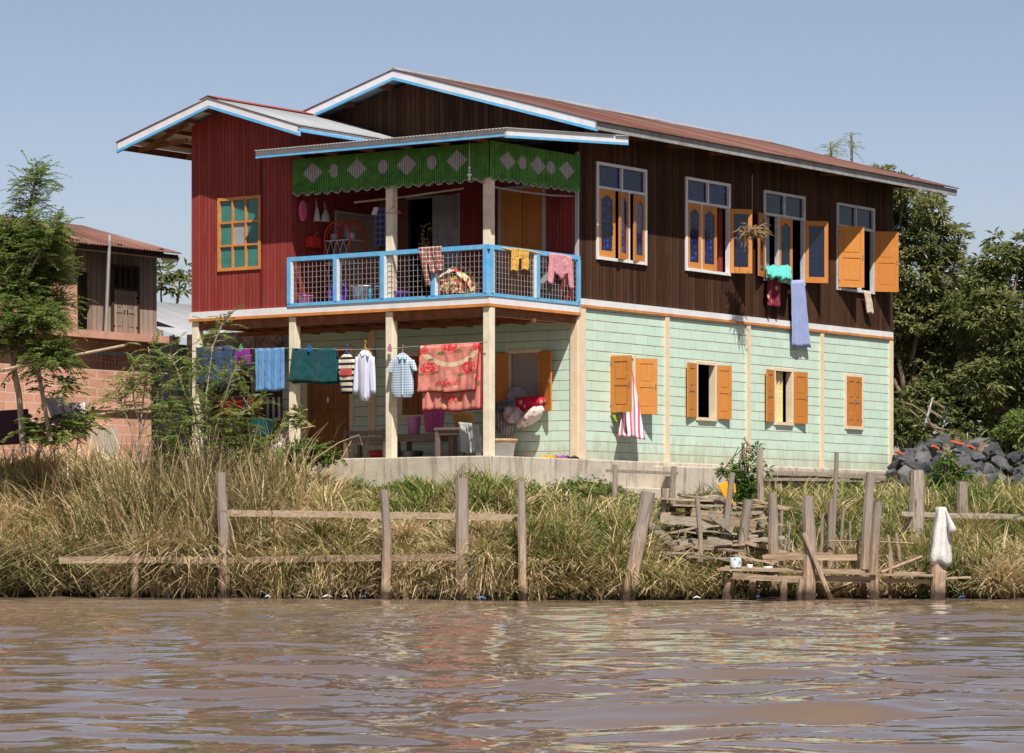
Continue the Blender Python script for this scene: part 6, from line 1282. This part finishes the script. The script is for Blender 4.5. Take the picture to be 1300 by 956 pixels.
broadtree('broadleaf_tree', 'tall dense dark tree just behind the rear corner of the house', W(1150, 572, 78), cl([(1128,240,26),(1155,262,28),(1182,270,22),(1140,300,38),(1185,310,34),(1160,350,44),(1208,350,30),(1145,400,42),(1190,405,44),(1222,395,28),(1150,455,40),(1200,460,40),(1232,450,30),(1130,500,34),(1175,510,34),(1100,300,35),(1095,380,40),(1212,300,18),(1120,222,14),(1150,238,16),(1187,250,13)], 78, 1), 101)
broadtree('broadleaf_tree', 'bushy tree with upright leaf sprays right of the ladder', W(1272, 590, 74), cl([(1268,330,24),(1250,360,28),(1290,350,30),(1262,400,38),(1305,400,40),(1240,430,28),(1285,450,42),(1250,480,34),(1320,480,44),(1280,520,36),(1265,308,13),(1297,312,16),(1240,335,14),(1312,330,26),(1350,400,50)], 74, 2), 102, t0=.5)
broadtree('broadleaf_tree', 'shaded bushy tree far behind the ladder and rocks', W(1225, 580, 84), cl([(1215,420,44),(1240,380,34),(1180,480,44),(1225,490,44),(1150,540,34),(1200,545,36),(1245,540,40),(1290,545,40),(1325,440,60),(1130,470,40),(1120,420,44)], 84, 3), 103, leafL=.3, ros=11, t0=.3)
broadtree('leafy_bush', 'light green overhanging bush at the right edge behind the rocks', W(1290, 605, 69.5), cl([(1278,560,20),(1300,545,28),(1292,580,22),(1310,590,26),(1262,575,11)], 69.5, 4, .3), 104, leafL=.16, ros=34, nl=8, mat='feather', tr=.06, t0=.5)
broadtree('leafy_bush', 'dark shrub with reddish base behind the rocks at the house corner', W(1145, 575, 73.5), cl([(1140,548,18),(1160,545,16),(1135,525,18),(1210,560,14),(1228,566,14)], 73.5, 5, .3), 105, leafL=.16, ros=34, nl=8, mat='mango', tr=.05, t0=.35)
broadtree('broadleaf_tree', 'leafy tree rising behind the grey open shed', W(215, 560, 86), cl([(205,345,20),(228,360,18),(190,345,12),(230,340,10)], 86, 6), 106, leafL=.3, ros=6, nl=8, tr=.10, t0=.55)
# pale-green bush by the rocks and plant by the stakes
broadtree('leafy_bush', 'pale green bush in front of the rock pile', W(1200, 640, 63), cl([(1200,602,15),(1190,618,14),(1212,612,13),(1225,600,9),(1206,582,9),(1184,600,9),(1198,628,13)], 63, 7, .2), 107, leafL=.15, ros=34, nl=7, mat='bright', tr=.03, t0=.55, twig=.02)
broadtree('leafy_bush', 'round-leaved young plant beside the dark grey leaning stake', W(943, 640, 58.5), cl([(925,594,7),(936,606,9),(950,590,6),(957,580,5),(960,570,4.5),(968,598,7),(915,600,5),(945,612,12),(938,625,11),(953,620,10),(938,588,4)], 58.5, 8, .12), 108, leafL=.15, ros=60, nl=7, mat='bright', tr=.02, t0=.3, twig=.014)
# thin papaya-like stems showing over the roof
def papaya(label, px, top, bot, Y, n_, seed, L_=.6):
    rs = np.random.default_rng(seed); a, b = W(px, bot, Y), W(px-1, top, Y); t = thing('slender_tree', label, 'tree', (a.x, a.y, gz(a.x, a.y)), 'W'); m = MB(); m.tube([(a.x, a.y, gz(a.x, a.y)-.2), a, b], [.12, .05, .03], 7, jit=.06); m.build('trunk', M['palebark'], t)
    k = n_; aa = rs.uniform(0, 6.28, k); el = rs.uniform(-.5, .8, k); d = np.stack([np.cos(aa)*np.cos(el), np.sin(aa)*np.cos(el), np.sin(el)], 1); P_ = np.tile(np.array(b), (k, 1)) - np.array([0, 0, 1])*rs.uniform(0, .5, (k, 1))
    V, Q_, T = frond(P_, d, rs.uniform(.5, 1.1, k)*L_, 9, L_*.22, L_*.035, rs.uniform(.5, 1, k), rs); o = big_mesh('crown', V - np.array(t.location), Q_, M['feather'], T); o.parent = t
papaya('slender tree with a feathery top showing above the roof, left one', 1056, 180, 300, 80, 26, 61, .55); papaya('thin nearly bare stem showing above the roof, right one', 1082, 168, 300, 82, 12, 62, .5)
def feathertree(name, label, base, stems, seed, nfr=60, L_=.42, ll=.15, lw=.045, r0=.05, t0=.5, n_=8, spread=.35):
    """stems: polylines of points; fronds along the outer part of each"""
    rs = np.random.default_rng(seed); t = thing(name, label, 'tree' if 'tree' in name else 'shrub', base, 'W'); m = MB(); parts_ = []
    for st_, rr, k in stems:
        pts = [Vector(p) for p in st_]; m.tube(pts, list(np.linspace(rr, rr*.3, len(pts))), 7, jit=.07)
        if k == 0: continue
        P_ = []
        for q in range(k):
            u = (.46 + .54*rs.random())*(len(pts)-1); i = min(int(u), len(pts)-2); P_.append(np.array(pts[i] + (pts[i+1]-pts[i])*(u-i)))
        P_ = np.array(P_); a = rs.uniform(0, 6.28, k); el = rs.uniform(-.2, 1.0, k); d = np.stack([np.cos(a)*np.cos(el), np.sin(a)*np.cos(el), np.sin(el)], 1)
        # short side twigs carry further fronds
        off = d*rs.uniform(0, spread, (k, 1)); tt = np.clip(rs.normal(t0, .2, k), 0, 1)
        parts_.append(frond(P_ + off, d + rs.normal(0, .3, (k, 3)), rs.uniform(.6, 1.2, k)*L_, n_, ll, lw, tt, rs))
        for q in range(0, k, 3): m.tube([P_[q], P_[q]+off[q]], [.012, .006], 4, caps=False)
    m.build('trunk', M['palebark'], t); V, Q_, T = merge(parts_); o = big_mesh('crown', V - np.array(t.location), Q_, M['feather'], T); o.parent = t; return t
YT = 58.0
def st_(pts, Y=YT, dy=0): return [W(px, py, Y + dy*i) for i, (px, py) in enumerate(pts)]
feathertree('feathery_tree', 'tall feathery tree with two bare trunks at the left edge', W(28, 575, YT), [
    (st_([(30,575),(24,500),(12,440),(8,380),(20,320),(36,270),(44,235),(46,222)]), .06, 275), (st_([(16,460),(-10,400),(-30,340)]), .04, 183), (st_([(10,400),(35,350),(52,318),(66,290)], dy=-.2), .03, 214), (st_([(12,380),(42,355),(72,345)], dy=.2), .03, 214),
    (st_([(30,540),(16,470),(30,430),(54,402),(78,385)], dy=.1), .035, 275), (st_([(14,450),(-5,440),(-30,430)]), .03, 183), (st_([(20,440),(45,440),(60,452),(72,466)], dy=-.2), .03, 244), (st_([(10,390),(0,330),(10,290)]), .03, 214), (st_([(15,420),(38,402),(64,412)], dy=-.3), .03, 275), (st_([(12,360),(40,320),(60,300)]), .025, 183), (st_([(14,460),(10,440),(-20,380)], dy=-.3), .03, 214), (st_([(10,400),(25,370),(50,378)]), .03, 244)], 201, spread=.34, n_=11, L_=.38, ll=.095, lw=.021)
feathertree('feathery_tree', 'short forked trunk with sparse leaves beside the flowered cloths', W(64, 560, 57.8), [(st_([(64,560),(57,520),(50,482),(40,460),(30,440)], 57.8), .05, 18), (st_([(57,520),(49,470),(48,452)], 57.8), .045, 0), (st_([(55,515),(70,500),(85,490)], 57.8), .02, 20)], 202, L_=.35)
Y2 = 57.6
feathertree('feathery_shrub', 'feathery green shrub covering the left porch pillar', W(262, 610, Y2), [(st_([(268,620),(262,560),(262,500),(270,440),(285,405)], Y2), .025, 48), (st_([(262,600),(250,540),(240,490),(250,455)], Y2, .1), .02, 56), (st_([(265,600),(285,560),(300,530),(322,515)], Y2, -.1), .02, 56),
    (st_([(262,600),(240,560),(218,530),(205,515)], Y2), .02, 56), (st_([(262,600),(275,540),(290,490),(300,465)], Y2), .02, 48), (st_([(262,610),(290,590),(320,570),(350,560)], Y2), .02, 65), (st_([(262,610),(232,590),(215,570),(210,555)], Y2), .02, 56), (st_([(262,560),(235,500),(225,470),(215,450)], Y2, .1), .02, 36), (st_([(262,610),(255,570),(250,540),(262,520)], Y2), .02, 73), (st_([(270,610),(280,580),(300,560),(310,545)], Y2), .02, 73)], 203, L_=.36, spread=.3, t0=.5, ll=.09, lw=.020, n_=11)
feathertree('feathery_shrub', 'feathery green brown shrub before the right end of the brick wall', W(175, 600, 58), [(st_([(176,600),(178,540),(184,490),(190,455),(188,440)], 58), .022, 44), (st_([(176,580),(165,540),(155,515),(150,495)], 58), .018, 41), (st_([(176,560),(188,520),(200,500),(205,480)], 58), .018, 32), (st_([(178,540),(170,510),(168,490),(172,475)], 58), .018, 41)], 204, L_=.38, t0=.68, spread=.3, ll=.09, lw=.021, n_=10)
feathertree('feathery_shrub', 'small bright shrub at the foot of the second porch pillar', W(405, 590, 58.6), [(st_([(388,598),(385,580),(378,570)], 58.6), .012, 57), (st_([(395,598),(398,582),(405,572)], 58.6), .012, 57), (st_([(388,598),(372,585),(365,578)], 58.6), .012, 57), (st_([(400,598),(412,588),(425,580)], 58.6), .012, 45)], 205, L_=.22, ll=.10, spread=.15, t0=.4)
feathertree('feathery_shrub', 'tiny leafy sprig on a bent stem in front of the second pillar', W(376, 590, 57.5), [(st_([(372,600),(374,560),(378,535),(382,528)], 57.5), .010, 18)], 206, L_=.2, ll=.13, lw=.05, spread=.12, t0=.8)
feathertree('feathery_shrub', 'loose leafy shrub beside the left tree foot', W(55, 580, 58), [(st_([(60,585),(50,560),(44,548)], 58), .012, 34), (st_([(60,585),(75,560),(90,550)], 58), .012, 34), (st_([(96,585),(100,545),(112,530)], 58), .012, 28)], 207, L_=.3, t0=.5)
# broad-leaved ground weeds in patches
q = np.random.default_rng(91); cx = q.uniform(-9.5, 9, 150); cy = shore(cx) + q.uniform(.3, 5.5, 150); ci = q.integers(0, 150, 9000); X = cx[ci] + q.normal(0, .17, 9000); Y = cy[ci] + q.normal(0, .17, 9000); k = ~inhouse(X, Y) & (Y - shore(X) > .1); X, Y, ci = X[k], Y[k], ci[k]; N = len(X)
a = q.uniform(0, 6.28, N); el = q.uniform(-.3, .9, N); V, Q_, T = leafset(np.stack([X, Y, ground(X, Y) + q.uniform(.02, .16, N)], 1), np.stack([np.cos(a)*np.cos(el), np.sin(a)*np.cos(el), np.sin(el)], 1), q.uniform(.05, .12, N), q.uniform(.03, .06, N), np.clip(q.normal(.4, .25, N), 0, 1), .2, q)
wd = big_mesh('weeds', V, Q_, M['bright'], T); props(wd, 'low broad-leaved weeds scattered through the grass on the bank', 'weeds', kind='stuff')
# long bent dry stalks crossing the porch
for k, (a, b, c_) in enumerate((((372,600),(440,562),(428,470+0)),)): pass
for k, pts in enumerate(([(385,600),(400,582),(430,562),(456,552),(460,566)], [(420,600),(432,585),(446,560)], [(330,620),(345,560),(372,545),(400,541)])):
    m = MB(); m.tube(st_(pts, 57.7+.1*k), [.012,.010,.008,.006,.004][:len(pts)], 5); m.build('dry_stalk', flat('straw_stalk', (.48,.36,.20), .9), frame='W', label=['long bent dry stalk arching across the brown porch door', 'short dry stalk leaning before the porch door', 'pale dry stalk leaning across the second pillar'][k], cat='stalk')
